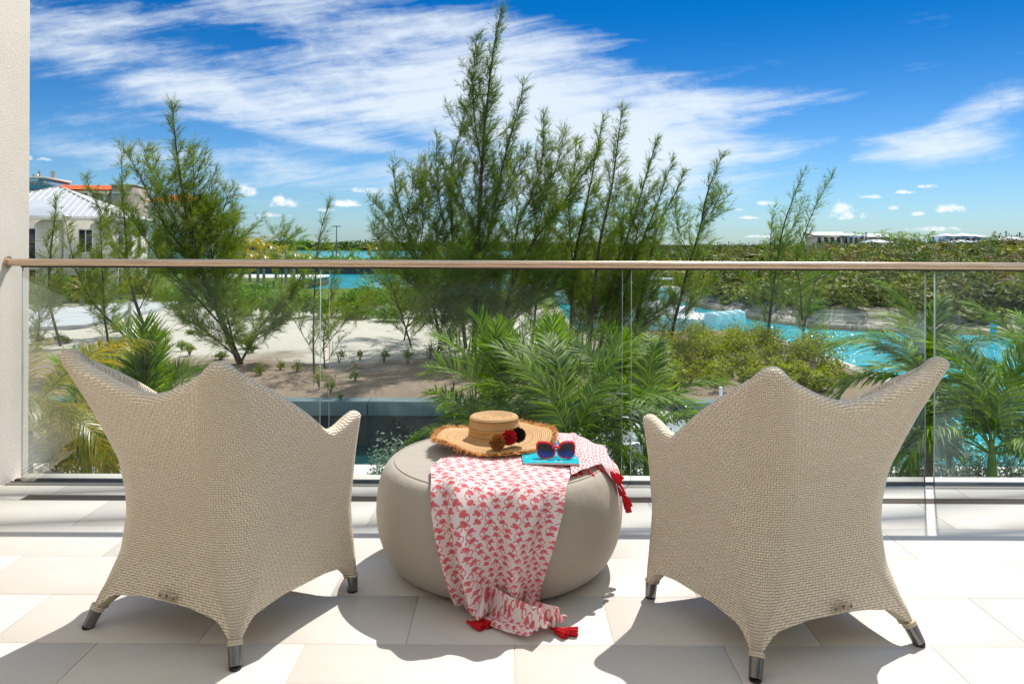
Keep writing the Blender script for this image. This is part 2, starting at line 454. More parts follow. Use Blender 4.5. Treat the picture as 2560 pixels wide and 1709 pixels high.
def m_straw():
    m, b, o = newmat('braided_straw')
    uvn = X.nt.nodes.new('ShaderNodeUVMap'); a, s, _ = sep(uvn.outputs[0])
    ring = s * (1 / 0.0072); k = xfloor(ring); f = ring - k
    ed = 1.0 - smooth(xabs(f - 0.5), 0.40, 0.5)
    hb = xabs(xmod(a * 260.0 + xabs(f - 0.5) * 3.0, 1.0) - 0.5) * 2.0
    n = noise(comb(a * 60.0, k * 3.7, 0.0), 1.0, 4, 0.6)
    c = mixc(n, (0.48, 0.26, 0.095), (0.70, 0.44, 0.19))
    dark = (xmod(k, 4.0) < 0.5) * (xabs(f - 0.93) < 0.10) * smooth(noise(comb(a * 7.0, k, 3.0), 1.0, 2, .5), 0.3, 0.42)
    c = mixc((1.0 - ed) * 0.45, c, (0.22, 0.10, 0.03)); c = mixc(dark * 0.9, c, (0.05, 0.02, 0.008))
    setin(b, 'Base Color', c); setin(b, 'Roughness', 0.62)
    setin(b, 'Normal', bump(ed * 0.7 + hb * 0.4, 0.0016, 0.9)); return m
M_STRAW = m_straw()
def tintmat(name, ca, cb, rough=0.7, trans=0.0):
    m, b, out = newmat(name); setin(b, 'Base Color', mixc(attr('tint'), ca, cb)); setin(b, 'Roughness', rough); setin(b, 'Specular IOR Level', 0.25)
    if trans:
        tr = X.nt.nodes.new('ShaderNodeBsdfTranslucent'); X.nt.links.new(mixc(attr('tint'), ca, cb), tr.inputs[0])
        mx = X.nt.nodes.new('ShaderNodeMixShader'); mx.inputs[0].default_value = trans
        X.nt.links.new(b.outputs[0], mx.inputs[1]); X.nt.links.new(tr.outputs[0], mx.inputs[2]); X.nt.links.new(mx.outputs[0], out.inputs[0])
    return m
M_FRINGE = tintmat('raffia_fringe', (0.48, 0.18, 0.035), (0.85, 0.52, 0.20), 0.7, 0.25)
M_POM_O = tintmat('ochre_yarn', (0.26, 0.10, 0.02), (0.55, 0.26, 0.07))
M_POM_R = tintmat('red_yarn', (0.32, 0.008, 0.012), (0.68, 0.03, 0.035))
M_POM_B = tintmat('dark_brown_yarn', (0.012, 0.006, 0.004), (0.07, 0.03, 0.015))
M_REDPLASTIC = simple('glossy_red_plastic', (0.62, 0.010, 0.018), 0.12, spec=0.6)
def m_lens():
    m, b, o = newmat('blue_gradient_lens')
    x, y, z = sep(objco())
    f = smooth(z, 0.008, 0.034)
    setin(b, 'Base Color', mixc(f, (0.0, 0.045, 0.32), (0.012, 0.004, 0.012))); setin(b, 'Roughness', 0.04)
    setin(b, 'Specular IOR Level', 0.7); setin(b, 'Coat Weight', 0.5); return m
M_LENS = m_lens()
def m_cover():
    m, b, o = newmat('magazine_cover')
    x, y, z = sep(objco())     # local: x 0..0.19, y 0..0.31
    n = noise(comb(x * 30, y * 70, 0), 1.0, 4, 0.6)
    c = mixc(n, (0.0, 0.40, 0.50), (0.005, 0.50, 0.58))
    c = mixc(smooth(y, 0.17, 0.24), c, (0.13, 0.22, 0.55))
    # white sea birds scattered over the water
    vn = X.nt.nodes.new('ShaderNodeTexVoronoi'); vn.inputs['Scale'].default_value = 1.0
    X.nt.links.new(comb(x * 26.0, y * 34.0, 0), vn.inputs['Vector'])
    w = (1.0 - smooth(X(vn.outputs[0]) + (n - 0.5) * 0.4, 0.10, 0.16)) * (y < 0.15)
    c = mixc(w * 0.9, c, (0.85, 0.82, 0.8))
    setin(b, 'Base Color', c); setin(b, 'Roughness', 0.18); setin(b, 'Specular IOR Level', 0.5); return m
M_COVER = m_cover()
M_PAPER = simple('paper_edge', (0.75, 0.72, 0.68), 0.8, c2=(0.55, 0.52, 0.5), scale=3, stretch=(2, 2, 900))
M_YELLOW = simple('yellow_print', (0.85, 0.62, 0.12), 0.3)
M_WHITEPRINT = simple('white_print', (0.8, 0.82, 0.85), 0.3)

M_BARK = simple('casuarina_bark', (0.045, 0.030, 0.022), 0.9, c2=(0.085, 0.062, 0.048), scale=14)
M_NEEDLE = leafmat('casuarina_needles', (0.065, 0.135, 0.018), (0.28, 0.38, 0.05), 0.48, 0.5, 0.25, (1.25, 1.15, 0.5), 0.55)
M_NEEDLE_D = leafmat('casuarina_needles_dark', (0.05, 0.115, 0.025), (0.21, 0.31, 0.05), 0.46, 0.5, 0.25, (1.2, 1.15, 0.5), 0.5)
M_PALM = leafmat('palm_leaf', (0.018, 0.075, 0.006), (0.28, 0.42, 0.014), 0.44, 0.5, 0.15, (1.5, 1.6, 0.35), 2.2)
M_PALM_Y = leafmat('yellowing_palm_leaf', (0.09, 0.17, 0.010), (0.50, 0.36, 0.02), 0.45, 0.35, 0.45, (1.4, 1.2, 0.4), 1.2)
M_RACHIS = simple('palm_stalk', (0.16, 0.24, 0.05), 0.4, c2=(0.3, 0.33, 0.09), scale=4)
M_SHAFT = simple('crownshaft', (0.10, 0.20, 0.03), 0.35, c2=(0.17, 0.27, 0.05), scale=3, stretch=(6, 6, 1))
M_TRUNK = simple('palm_trunk', (0.22, 0.20, 0.17), 0.9, c2=(0.33, 0.30, 0.26), scale=1.5, stretch=(2, 2, 16), bscale=6, bdist=0.02)
M_BUSHY = leafmat('yellow_green_leaf', (0.035, 0.07, 0.006), (0.36, 0.40, 0.022), 0.42, 0.5, 0.2, (1.3, 1.3, 0.4), 0.9)
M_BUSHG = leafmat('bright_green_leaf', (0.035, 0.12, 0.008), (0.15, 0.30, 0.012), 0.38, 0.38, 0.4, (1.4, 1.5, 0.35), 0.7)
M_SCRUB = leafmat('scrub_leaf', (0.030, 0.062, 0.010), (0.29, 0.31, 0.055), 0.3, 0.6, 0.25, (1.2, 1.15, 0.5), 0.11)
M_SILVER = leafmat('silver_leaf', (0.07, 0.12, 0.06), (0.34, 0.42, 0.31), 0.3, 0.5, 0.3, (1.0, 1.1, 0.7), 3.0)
M_MANGROVE = leafmat('mangrove_leaf', (0.022, 0.06, 0.010), (0.10, 0.17, 0.022), 0.2, 0.6, 0.2, (1.2, 1.2, 0.5), 0.05)
M_DRY = leafmat('dry_leaf', (0.14, 0.09, 0.06), (0.34, 0.24, 0.17), 0.15, 0.7, 0.15, (1.1, 1.0, 0.8), 0.6)
M_TWIG = simple('grey_twig', (0.15, 0.11, 0.085), 0.9)

def m_water():
    m, b, o = newmat('turquoise_water')
    x, y, z = sep(worldco())
    n = noise(comb(x * 0.08, y * 0.08, 0), 1.0, 4, 0.55)
    c = mixc(smooth(n, 0.3, 0.7), (0.0, 0.33, 0.42), (0.004, 0.43, 0.50))
    # basin between quay and sheet-pile wall: wall reflection and shade painted dark; bright sandy shallows in the canal
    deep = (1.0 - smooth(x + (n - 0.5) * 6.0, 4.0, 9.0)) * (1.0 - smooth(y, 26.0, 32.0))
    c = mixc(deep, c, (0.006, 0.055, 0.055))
    c = mixc(smooth(y, 190.0, 300.0) * 0.55, c, (0.01, 0.50, 0.58))
    setin(b, 'Base Color', c); setin(b, 'Roughness', 0.08); setin(b, 'IOR', 1.33); setin(b, 'Specular IOR Level', 0.5)
    w1 = noise(comb(x * 1.1, y * 2.4, 0), 1.0, 4, 0.6); w2 = noise(comb(x * 5.0 + y, y * 9.0, 3), 1.0, 4, 0.6)
    setin(b, 'Normal', bump(w1 * 0.6 + w2 * 0.4, 0.16, 0.9)); return m
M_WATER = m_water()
def m_pen():
    m, b, o = newmat('sand_and_soil')
    x, y, z = sep(worldco()); co = worldco()
    n = noise(co, 0.22, 5, 0.6); n2_ = noise(co, 1.6, 6, 0.65); n3_ = noise(co, 9.0, 5, 0.7)
    yd = y + (n - 0.5) * 12.0 + (n2_ - 0.5) * 2.0 + x * 0.10
    sand = smooth(yd, 30.5, 34.5) * (1.0 - smooth(yd, 53.0, 60.0)) * (1.0 - smooth(x + (n - .5) * 8, 1.0, 6.0))
    soil = mixc(n2_, (0.14, 0.10, 0.072), (0.31, 0.245, 0.185)); soil = mixc(smooth(n3_, 0.5, 0.75) * 0.6, soil, (0.11, 0.08, 0.06))
    snd = mixc(n2_, (0.42, 0.39, 0.33), (0.53, 0.50, 0.44)); snd = mixc(smooth(n3_, 0.55, 0.8) * 0.3, snd, (0.42, 0.38, 0.3))
    c = mixc(sand, soil, snd)
    grass = smooth(y + (n - 0.5) * 10, 58.0, 64.0) * smooth(n2_, 0.25, 0.5)
    c = mixc(grass, c, mixc(n3_, (0.05, 0.10, 0.02), (0.13, 0.19, 0.03)))
    setin(b, 'Base Color', c); setin(b, 'Roughness', 0.95); setin(b, 'Specular IOR Level', 0.1)
    setin(b, 'Normal', bump(n2_ * 0.6 + n3_ * 0.4, 0.06, 0.9)); return m
M_PEN = m_pen()
M_ROAD = simple('pale_paving', (0.36, 0.38, 0.40), 0.9, c2=(0.44, 0.45, 0.46), scale=0.6, bscale=12, bdist=0.01)
M_CONC = simple('sea_concrete', (0.42, 0.40, 0.36), 0.9, c2=(0.52, 0.50, 0.45), scale=1.2, bscale=20, bdist=0.01)
M_CAPCONC = simple('teal_stained_concrete', (0.07, 0.12, 0.13), 0.8, c2=(0.13, 0.19, 0.20), scale=0.7, bscale=12, bdist=0.008, stretch=(1, 1, 0.4))
M_PILE = simple('dark_sheet_pile', (0.020, 0.032, 0.038), 0.6, c2=(0.055, 0.062, 0.058), scale=1.0, stretch=(2, 2, .5), bscale=9, bdist=0.01)
M_GARDEN = simple('garden_soil', (0.05, 0.07, 0.03), 0.95, c2=(0.10, 0.12, 0.05), scale=2)
M_QUAYWHITE = simple('white_quay_paving', (0.62, 0.61, 0.57), 0.8, c2=(0.7, 0.69, 0.65), scale=1.5)
def m_hill():
    m, b, o = newmat('scrub_hill_ground')
    x, y, z = sep(worldco()); co = worldco()
    n = noise(co, 0.25, 5, 0.6); n2_ = noise(co, 2.2, 6, 0.65)
    rock = mixc(smooth(noise(comb(x * .5, y * .5, z * 9.0), 1.0, 6, .65), .35, .65), (0.20, 0.175, 0.14), (0.55, 0.51, 0.44)); soil = mixc(n2_, (0.09, 0.085, 0.04), (0.24, 0.20, 0.12))
    f = smooth(z + (n - 0.5) * 1.2, -4.15, -3.6)
    c = mixc(f, rock, soil)
    c = mixc((1.0 - smooth(z, -5.25, -4.95)) * 0.8, c, (0.17, 0.14, 0.07))
    setin(b, 'Base Color', c); setin(b, 'Roughness', 0.95); setin(b, 'Specular IOR Level', 0.1)
    setin(b, 'Normal', bump(n2_, 0.25, 0.9)); return m
M_HILL = m_hill()
M_ROCK = simple('limestone', (0.32, 0.30, 0.26), 0.95, c2=(0.52, 0.49, 0.44), scale=1.6, bscale=4, bdist=0.06)
M_WALLW = simple('villa_wall', (0.56, 0.53, 0.47), 0.9, c2=(0.62, 0.59, 0.53), scale=0.8)
M_ROOFW = simple('white_metal_roof', (0.36, 0.40, 0.45), 0.55, c2=(0.42, 0.45, 0.49), scale=0.5, spec=.5)
M_TRIM = simple('white_trim', (0.74, 0.73, 0.70), 0.7)
M_WIN = simple('dark_window_glass', (0.012, 0.016, 0.022), 0.08, spec=0.8)
M_ROOFO = simple('orange_tile_roof', (0.70, 0.14, 0.025), 0.8, c2=(0.60, 0.11, 0.02), scale=0.6)
M_TAUPE = simple('taupe_render', (0.30, 0.25, 0.21), 0.9, c2=(0.36, 0.31, 0.26), scale=0.4)
M_BLUEG = simple('blue_grey_panel', (0.12, 0.24, 0.34), 0.7)
M_BLUEW = simple('blue_villa_wall', (0.30, 0.45, 0.62), 0.8)
M_HULL = simple('white_gelcoat', (0.78, 0.79, 0.80), 0.18, spec=0.6)
M_BOATBLUE = simple('pale_blue_cowling', (0.42, 0.70, 0.77), 0.22, spec=0.6)
M_BOATDARK = simple('boat_dark', (0.02, 0.022, 0.03), 0.25)
M_POST = simple('white_post_paint', (0.75, 0.76, 0.78), 0.5)
M_POSTB = simple('turquoise_post_paint', (0.05, 0.45, 0.55), 0.5)
M_WOOD = simple('weathered_plank', (0.36, 0.22, 0.14), 0.9, c2=(0.48, 0.33, 0.22), scale=6)
M_POLE = simple('pole_grey', (0.13, 0.14, 0.16), 0.6)

# ================================================================== SETTING
# ---- sea
mb = MB(); mb.add([[-3000, 8, W], [3000, 8, W], [3000, 6000, W], [-3000, 6000, W]], [[0, 1, 2, 3]])
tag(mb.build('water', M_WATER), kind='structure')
# seabed / earth below everything
mb = MB(); mb.add([[-3500, -500, W - 1.5], [3500, -500, W - 1.5], [3500, 8000, W - 1.5], [-3500, 8000, W - 1.5]], [[0, 1, 2, 3]])
tag(mb.build('seabed', M_GARDEN), kind='structure')

def grid(x0, x1, nx, y0, y1, ny, hf):
    xs = np.linspace(x0, x1, nx) if np.isscalar(x0) else x0
    ys = np.linspace(y0, y1, ny)
    XX, YY = np.meshgrid(xs, ys, indexing='ij'); ZZ = hf(XX, YY)
    V = np.stack([XX, YY, ZZ], -1).reshape(-1, 3)
    i, j = np.meshgrid(np.arange(nx - 1), np.arange(ny - 1), indexing='ij')
    F = np.stack([i * ny + j, (i + 1) * ny + j, (i + 1) * ny + j + 1, i * ny + j + 1], -1).reshape(-1, 4)
    return V, F
def fbm(x, y, seed=0, oct=5, f0=1.0):
    g = np.random.default_rng(seed); v = 0; a = 1.0; f = f0
    for _ in range(oct):
        for _k in range(3):
            th = g.uniform(0, 6.28); ph = g.uniform(0, 6.28)
            v = v + a * np.sin((x * np.cos(th) + y * np.sin(th)) * f + ph + 1.3 * np.sin((x * np.sin(th) - y * np.cos(th)) * f * 0.7 + ph * 2)) / 3
        a *= 0.5; f *= 1.9
    return v
# ---- sandy peninsula on the far side of the basin (tapering edges, low mounds)
def pen_h(x, y):
    edge = np.minimum(np.minimum((y - 25.05) / 1.2, (14.1 - x) / 1.2), 1)
    z = G - 0.02 + np.clip(edge, 0, 1) * (0.10 * fbm(x, y, 3, 5, 0.5) + 0.03 * fbm(x, y, 9, 3, 4.0) + 0.06)
    return np.where((x > 4.0) & (y > 44.0), W - 1.0, z)
V, F = grid(-60, 14.1, 260, 25.05, 84, 220, pen_h)
mb = MB(); mb.add(V, F)
V, F = grid(-60, -31, 60, 84, 122, 50, lambda x, y: G + 0.05 * fbm(x, y, 3, 4, 0.3)); mb.add(V, F)
V, F = grid(-420, -60, 80, 25.05, 122, 60, lambda x, y: G + 0.05 * fbm(x, y, 5, 4, 0.2)); mb.add(V, F)
# earth sides down to the water on the north
mb.box(-60, 3.95, 83.4, 84.3, W - 1, G - 0.02)
mb.box(-420, -31, 121.4, 122.3, W - 1, G - 0.02)
mb.box(-31.6, -30.9, 84.2, 122.2, W - 1, G - 0.02)
tag(mb.build('sandy_ground', M_PEN, smooth=True), kind='structure')
# paved lot by the villa
pts = [PG(x, y) for x, y in ((-60, 785), (110, 779), (300, 764), (420, 745), (480, 752), (430, 772), (300, 800), (215, 822), (60, 830), (-90, 836))]
mb = MB(); n = len(pts)
mb.add([[p[0], p[1], G + 0.25] for p in pts] + [[p[0], p[1], G - 0.1] for p in pts], [[i, (i + 1) % n, n + (i + 1) % n, n + i] for i in range(n)])
mb.add([[p[0], p[1], G + 0.25] for p in pts], [list(range(n))])
tag(mb.build('driveway', M_ROAD), kind='structure')

# ---- near garden strip and quay below the balcony
mb = MB(); mb.box(-60, 60, 3.95, 16.6, W - 1, G - 0.3)
tag(mb.build('garden_ground', M_GARDEN), kind='structure')
mb = MB(); mb.box(-60, 60, 16.6, 18.3, W - 1, G - 0.22)
qq = mb.build('quay', M_QUAYWHITE); tag(qq, kind='structure')
# ---- far land strips
def strip(name, x0, x1, y0, y1, z, mat):
    mb = MB(); mb.box(x0, x1, y0, y1, W - 1, z); return tag(mb.build(name, mat), kind='structure')
strip('far_bank', -150, 16, 160, 250, G, M_PEN)
strip('mangrove_shore', -1500, 600, 620, 1500, W + 0.6, M_GARDEN)
strip('far_inland', 16, 1500, 400, 1600, 0.2, M_GARDEN)

# ---- scrub hill right of the canal
sh = np.array([(17.5, 400), (17.5, 130), (19, 80), (20.5, 68), (23.5, 59.5), (30, 56), (38, 53.5), (60, 52), (120, 45), (420, 20)], float)
def shore_d(x, y):
    x = np.asarray(x, float); y = np.asarray(y, float)
    best = np.full(x.shape, 1e9); sg = np.ones(x.shape)
    for (ax, ay), (bx, by) in zip(sh[:-1], sh[1:]):
        vx, vy = bx - ax, by - ay; L = vx * vx + vy * vy
        t = np.clip(((x - ax) * vx + (y - ay) * vy) / L, 0, 1)
        qx, qy = ax + t * vx, ay + t * vy; d = np.hypot(x - qx, y - qy)
        cr = vx * (y - ay) - vy * (x - ax)
        m = d < best; best = np.where(m, d, best); sg = np.where(m, np.sign(cr), sg)
    return best * sg
def hill_h(x, y):
    d = shore_d(x, y) + 0.9 * fbm(x, y, 21, 4, 0.35)
    pathw = np.clip((x - 27) / 6, 0, 1) * 2.6
    z = W - 0.9 + np.clip(d + 0.5, 0, 1.2) * 1.15
    z = z + np.clip((d - 1.0 - pathw) / 1.3, 0, 1) * (0.95 + 0.25 * fbm(x, y, 8, 3, 0.8)) + np.clip(d - 2.5 - pathw, 0, 14) * 0.055
    z = z + np.clip(d - 15, 0, 150) * 0.031 + np.clip(d, 0, 12) / 12 * 0.45 * fbm(x, y, 31, 4, 0.10)
    z = z + np.clip(1 - np.abs(y - 150) / 60, 0, 1) * np.clip((x - 30) / 40, 0, 1) * 0.4
    return z + (0.06 + 0.16 * np.clip(1 - np.abs(d - 3) / 5, 0, 1)) * fbm(x, y, 4, 4, 1.6)
V, F = grid(15.8, 75, 230, 42, 110, 240, hill_h)
mb = MB(); mb.add(V, F)
V, F = grid(75, 420, 90, 20, 110, 70, hill_h); mb.add(V, F)
V, F = grid(15.8, 420, 130, 110, 420, 110, hill_h); mb.add(V, F)
tag(mb.build('scrub_hill', M_HILL, smooth=True), kind='structure')

# ================================================================== DECK
deck = MB(); deck.box(-2.43, 4.6, -0.95, 3.64, -0.30, -0.0022)
deck_o = tag(deck.build('terrace_floor', M_GROUT), kind='structure')
TW, TD = 0.601, 0.305
rows = list(range(-8, 5))
tile_me = {}
def tile(x0, x1, y0, y1):
    key = (round(x1 - x0, 3), round(y1 - y0, 3)); g = 0.0011
    if key not in tile_me:
        w, d = x1 - x0 - 2 * g, y1 - y0 - 2 * g; b_ = 0.0010; t = MB()
        t.box(-w / 2, w / 2, -d / 2, d / 2, -0.0045, -0.0008)
        V = [[-w/2, -d/2, -.0008], [w/2, -d/2, -.0008], [w/2, d/2, -.0008], [-w/2, d/2, -.0008],
             [-w/2+b_, -d/2+b_, 0], [w/2-b_, -d/2+b_, 0], [w/2-b_, d/2-b_, 0], [-w/2+b_, d/2-b_, 0]]
        t.F[-1] = t.F[-1][[0, 2, 3, 4, 5]]
        t.add(V, [[0, 1, 5, 4], [1, 2, 6, 5], [2, 3, 7, 6], [3, 0, 4, 7], [4, 5, 6, 7]])
        o = t.build('tile', M_TILE, deck_o); tile_me[key] = o.data
    else:
        o = bpy.data.objects.new('tile', tile_me[key]); col.objects.link(o); o.parent = deck_o
    o.location = ((x0 + x1) / 2, (y0 + y1) / 2, rnd.uniform(-0.0003, 0.0003))
for k in rows:
    y0 = 2.214 + TD * k; y1 = y0 + TD
    if k == 4: y1 = 3.64
    off = 0.012 if k % 2 else 0.30
    if y1 > 3.43 and k == 4:
        y0 = 3.509
    x = off - TW * 6
    while x < 4.55:
        a, b2 = max(x, -2.43), min(x + TW, 4.6)
        if b2 - a > 0.06:
            tile(a, b2, y0, y1)
        x += TW
# drain channel left and right ends are closed by tile; slotted strip
dr = tag(empty('drain_channel', (0, 3.4685, 0)), 'narrow bronze slotted drain channel let into the pale tiles before the glass', 'drain')
mb = MB()
for i in range(6):
    yo = -0.034 + i * 0.0136
    mb.box(-2.2, 4.6, yo - 0.0042, yo + 0.0042, -0.007, -0.0005)
mb.build('grate', M_BRONZE, dr)
mb = MB(); mb.box(-2.2, 4.6, -0.0385, 0.0385, -0.0079, -0.0068)
mb.build('channel_bed', M_DARKRUB, dr)
mb = MB(); mb.box(-2.43, -2.203, -0.0355, 0.0365, -0.010, 0.0)
tl = mb.build('tile', M_TILE, deck_o); tl.location = (0, 3.4685, 0)

# ---- the house: side wall, curb beyond the glass, plus unseen canopy and facade added for fill light
house = tag(empty('beach_house', (-2.43, 3.0, 0)), 'house we stand in: cream stucco end wall at the far left of the terrace', 'house')
def hpart(name, mat, *boxes, bv=0):
    mb = MB()
    for b_ in boxes: mb.box(*b_)
    o = mb.build(name, mat, house); o.location = (2.43, -3.0, 0)
    if bv: bevel(o, bv, 3)
    return o
hpart('side_wall', M_STUCCO, (-2.95, -2.43, -1.2, 3.872, -0.32, 3.1), bv=0.012)
hpart('curb', M_CURB, (-2.432, 5.2, 3.742, 3.872, -0.32, -0.012), bv=0.003)
hpart('slab_edge', M_STUCCO_W, (-2.95, 5.2, -1.2, 3.738, -0.62, -0.325))
hpart('added_canopy_slab', M_STUCCO_W, (-2.95, 5.2, 3.30, 3.79, 2.82, 2.95))  # unseen slab, added and kept narrow so sun reaches the floor behind
hpart('added_bounce_wall', M_STUCCO_W, (-2.43, -1.2, -1.2, -0.95, -0.3, 6.3), (-1.2, 3.6, -1.2, -0.95, 2.35, 6.3), (3.6, 5.2, -1.2, -0.95, -0.3, 6.3))  # unseen facade, added tall to bounce sunlight onto the chair backs
for xs in (-1.2, 0.0, 1.2, 2.4):
    hpart('door_frame', M_TRIM, (xs + 0.003, xs + 0.06, -1.08, -1.02, 0.0, 2.347), (xs + 1.14, xs + 1.197, -1.08, -1.02, 0.0, 2.347), (xs + .06, xs + 1.14, -1.08, -1.02, 0, 0.06), (xs + .06, xs + 1.14, -1.08, -1.02, 2.28, 2.347))
    hpart('door_glass', M_WIN, (xs + 0.06, xs + 1.14, -1.06, -1.045, 0.06, 1.15)); hpart('added_bounce_blind', M_BOUNCE_BLIND, (xs + 0.06, xs + 1.14, -1.06, -1.045, 1.153, 2.28))  # added pale blinds bounce light forward; dark glass below dims the reflection

# ---- glass railing
rail = tag(empty('glass_railing', (0, 3.70, 0)), 'frameless glass balustrade with bronze-brown handrail across the terrace edge', 'railing')
HZ = 1.054
def rail_section(n=20, w=0.021, h=0.0185):
    return [(w * np.sign(math.cos(a)) * abs(math.cos(a)) ** 0.8, h * np.sign(math.sin(a)) * abs(math.sin(a)) ** 0.8) for a in np.linspace(0, 2 * math.pi, n, endpoint=False)]
sec = rail_section(24); xs = np.linspace(-2.425, 4.6, 60)
V = [[x, s[0], HZ + s[1]] for x in xs for s in sec]; ns = len(sec)
F = [[i * ns + k, i * ns + (k + 1) % ns, (i + 1) * ns + (k + 1) % ns, (i + 1) * ns + k] for i in range(len(xs) - 1) for k in range(ns)]
mb = MB(); mb.add(V, F); mb.build('handrail', M_RAIL, rail, smooth=True)
mb = MB(); mb.box(-2.36, 4.6, -0.011, 0.011, HZ - 0.0235, HZ - 0.0175); mb.build('rail_channel', M_DARKRUB, rail)
mb = MB(); mb.tube([(-2.4295, 0, HZ), (-2.4225, 0, HZ)], 0.030, 24); mb.build('wall_flange', M_RAIL, rail, smooth=False)
pan = [(-2.355, -0.922), (-0.877, 0.532), (0.577, 1.992), (2.038, 3.45), (3.496, 4.6)]
gp = None
for i, (a, b2) in enumerate(pan):
    mb = MB(); mb.box(a, b2, -0.0065, 0.0065, 0.004, HZ - 0.021)
    g_ = mb.build('glass_panel', M_GLASS, rail)
    for xx in (a - 0.0012, b2 + 0.0002): mb = MB(); mb.box(xx, xx + 0.001, -0.0063, 0.0063, 0.006, HZ - 0.024); mb.build('glass_edge', M_GLASSEDGE, g_)
mb = MB(); mb.box(-2.40, 4.6, 0.0095, 0.036, -0.02, 0.006); mb.box(-2.40, 4.6, -0.024, -0.0095, -0.02, 0.005); mb.build('gasket', M_DARKRUB, rail)
mb = MB(); mb.box(-2.40, 4.6, -0.056, -0.026, -0.02, 0.0035); o = mb.build('base_channel', M_ALU, rail)

# ================================================================== ARMCHAIR
def rounded_loop(xr, yr, xf, yf, rad_r, rad_f, inset=0.0, NS=34, NA=14):
    """closed loop, corners order: front-left, rear-left, rear-right, front-right; same sample count for all heights"""
    cs = [(-xf + inset, yf - inset), (-xr + inset, yr + inset), (xr - inset, yr + inset), (xf - inset, yf - inset)]
    rd = [max(r_ - inset * 0.8, 0.010) for r_ in (rad_f, rad_r, rad_r, rad_f)]
    out = []
    for i in range(4):
        p0 = np.array(cs[i - 1]); p1 = np.array(cs[i]); p2 = np.array(cs[(i + 1) % 4])
        d0 = (p0 - p1) / np.linalg.norm(p0 - p1); d1 = (p2 - p1) / np.linalg.norm(p2 - p1)
        cosang = np.clip(d0 @ d1, -1, 1); half = math.acos(cosang) / 2; tlen = rd[i] / math.tan(half)
        a = p1 + d0 * tlen; b = p1 + d1 * tlen; cc = p1 + (d0 + d1) / np.linalg.norm(d0 + d1) * rd[i] / math.sin(half)
        va = a - cc; vb = b - cc; aa = math.atan2(va[1], va[0]); ab = math.atan2(vb[1], vb[0])
        while ab < aa: ab += 2 * math.pi
        if ab - aa > math.pi: ab -= 2 * math.pi
        for k in range(NA): 
            t = aa + (ab - aa) * k / (NA - 1); out.append((cc[0] + rd[i] * math.cos(t), cc[1] + rd[i] * math.sin(t), i, k / (NA - 1), 0))
        # side to next corner start
        q1 = np.array(cs[(i + 1) % 4]); q2 = np.array(cs[(i + 2) % 4]); r2 = rd[(i + 1) % 4]
        e0 = (p1 - q1) / np.linalg.norm(p1 - q1); e1 = (q2 - q1) / np.linalg.norm(q2 - q1)
        half2 = math.acos(np.clip(e0 @ e1, -1, 1)) / 2; nxt = q1 + e0 * r2 / math.tan(half2)
        bowd = np.array([d1[1], -d1[0]])
        for k in range(1, NS + 1):
            t = k / (NS + 1); out.append((b[0] + (nxt[0] - b[0]) * t, b[1] + (nxt[1] - b[1]) * t, i, t, 1))
    return out
def lerp_tab(tab, h):
    return np.interp(h, [t[0] for t in tab], [t[1] for t in tab])
TAB = dict(
    xr=[(0, .292), (.05, .280), (.12, .262), (.22, .246), (.33, .240), (.50, .248), (.68, .284), (.84, .325), (.9, .332)],
    yr=[(0, -.272), (.05, -.260), (.12, -.240), (.22, -.222), (.33, -.215), (.50, -.240), (.68, -.308), (.84, -.375), (.9, -.388)],
    xf=[(0, .322), (.1, .328), (.25, .332), (.45, .342), (.62, .358), (.9, .36)],
    yf=[(0, .262), (.1, .262), (.3, .255), (.62, .275), (.9, .28)],
    rr=[(0, .019), (.06, .021), (.095, .025), (.14, .055), (.21, .105), (.4, .15), (.6, .12), (.74, .09), (.84, .072), (.9, .07)],
    rf=[(0, .019), (.06, .020), (.14, .034), (.3, .055), (.62, .050), (.9, .050)])
def loops_at(h, inset=0.0):
    g = lambda k: float(lerp_tab(TAB[k], h))
    return rounded_loop(g('xr'), g('yr'), g('xf'), g('yf'), g('rr'), g('rf'), inset)
def sm(t): t = max(0, min(1, t)); return t * t * (3 - 2 * t)
ref = loops_at(0.4)
NCOL = len(ref)
def rim_h(i, t, side):
    # i: 0 left side (front-left corner -> rear-left), 1 back, 2 right side, 3 front
    if side == 0:
        if i == 0: return 0.575 + .030 * sm(t * 1.6)
        if i in (1, 2): return 0.806 + 0.036 * (1 - abs(2 * t - 1) ** 2.4)
        return 0.575 + .030 * sm((1 - t) * 1.6)
    if i == 0: s = 1 - t      # s: 0 at rear, 1 at front
    elif i == 2: s = t
    if i in (0, 2):
        return 0.806 - 0.34 * s if s < .70 else (0.806 - 0.34 * .70) + 0.036 * sm((s - .70) / .30) - .012 * math.sin(math.pi * (s - .7) / .3)
    if i == 1:
        q = abs(t * 2 - 1); return 0.728 + 0.078 * q ** 1.8
    return 0.36 + 0.215 * (1 - sm(min(t, 1 - t) / .17))
def hem_h(i, t, side):
    if side == 0: return 0.052
    L = 0.50; d = min(t, 1 - t) * L
    return 0.052 + (0.108 - 0.052) * sm((d - 0.0) / 0.030) + 0.012 * sm((d - 0.04) / 0.12)
NH = 60
hs = np.linspace(0, 0.9, 46)
LO = np.array([[(p[0], p[1]) for p in loops_at(h)] for h in hs])            # nh x ncol x 2
LI = np.array([[(p[0], p[1]) for p in loops_at(h, float(np.interp(h, [0, .07, .17], [.031, .031, .049])))] for h in hs])
def at(Lp, c, h):
    f = h / 0.9 * 45; k = min(int(f), 44); f -= k
    return Lp[k, c] * (1 - f) + Lp[k + 1, c] * f
rims = [rim_h(p[2], p[3], p[4]) for p in ref]; hems = [hem_h(p[2], p[3], p[4]) for p in ref]
rims = np.array(rims); k5 = np.array([1, 2, 3, 2, 1]) / 9.0
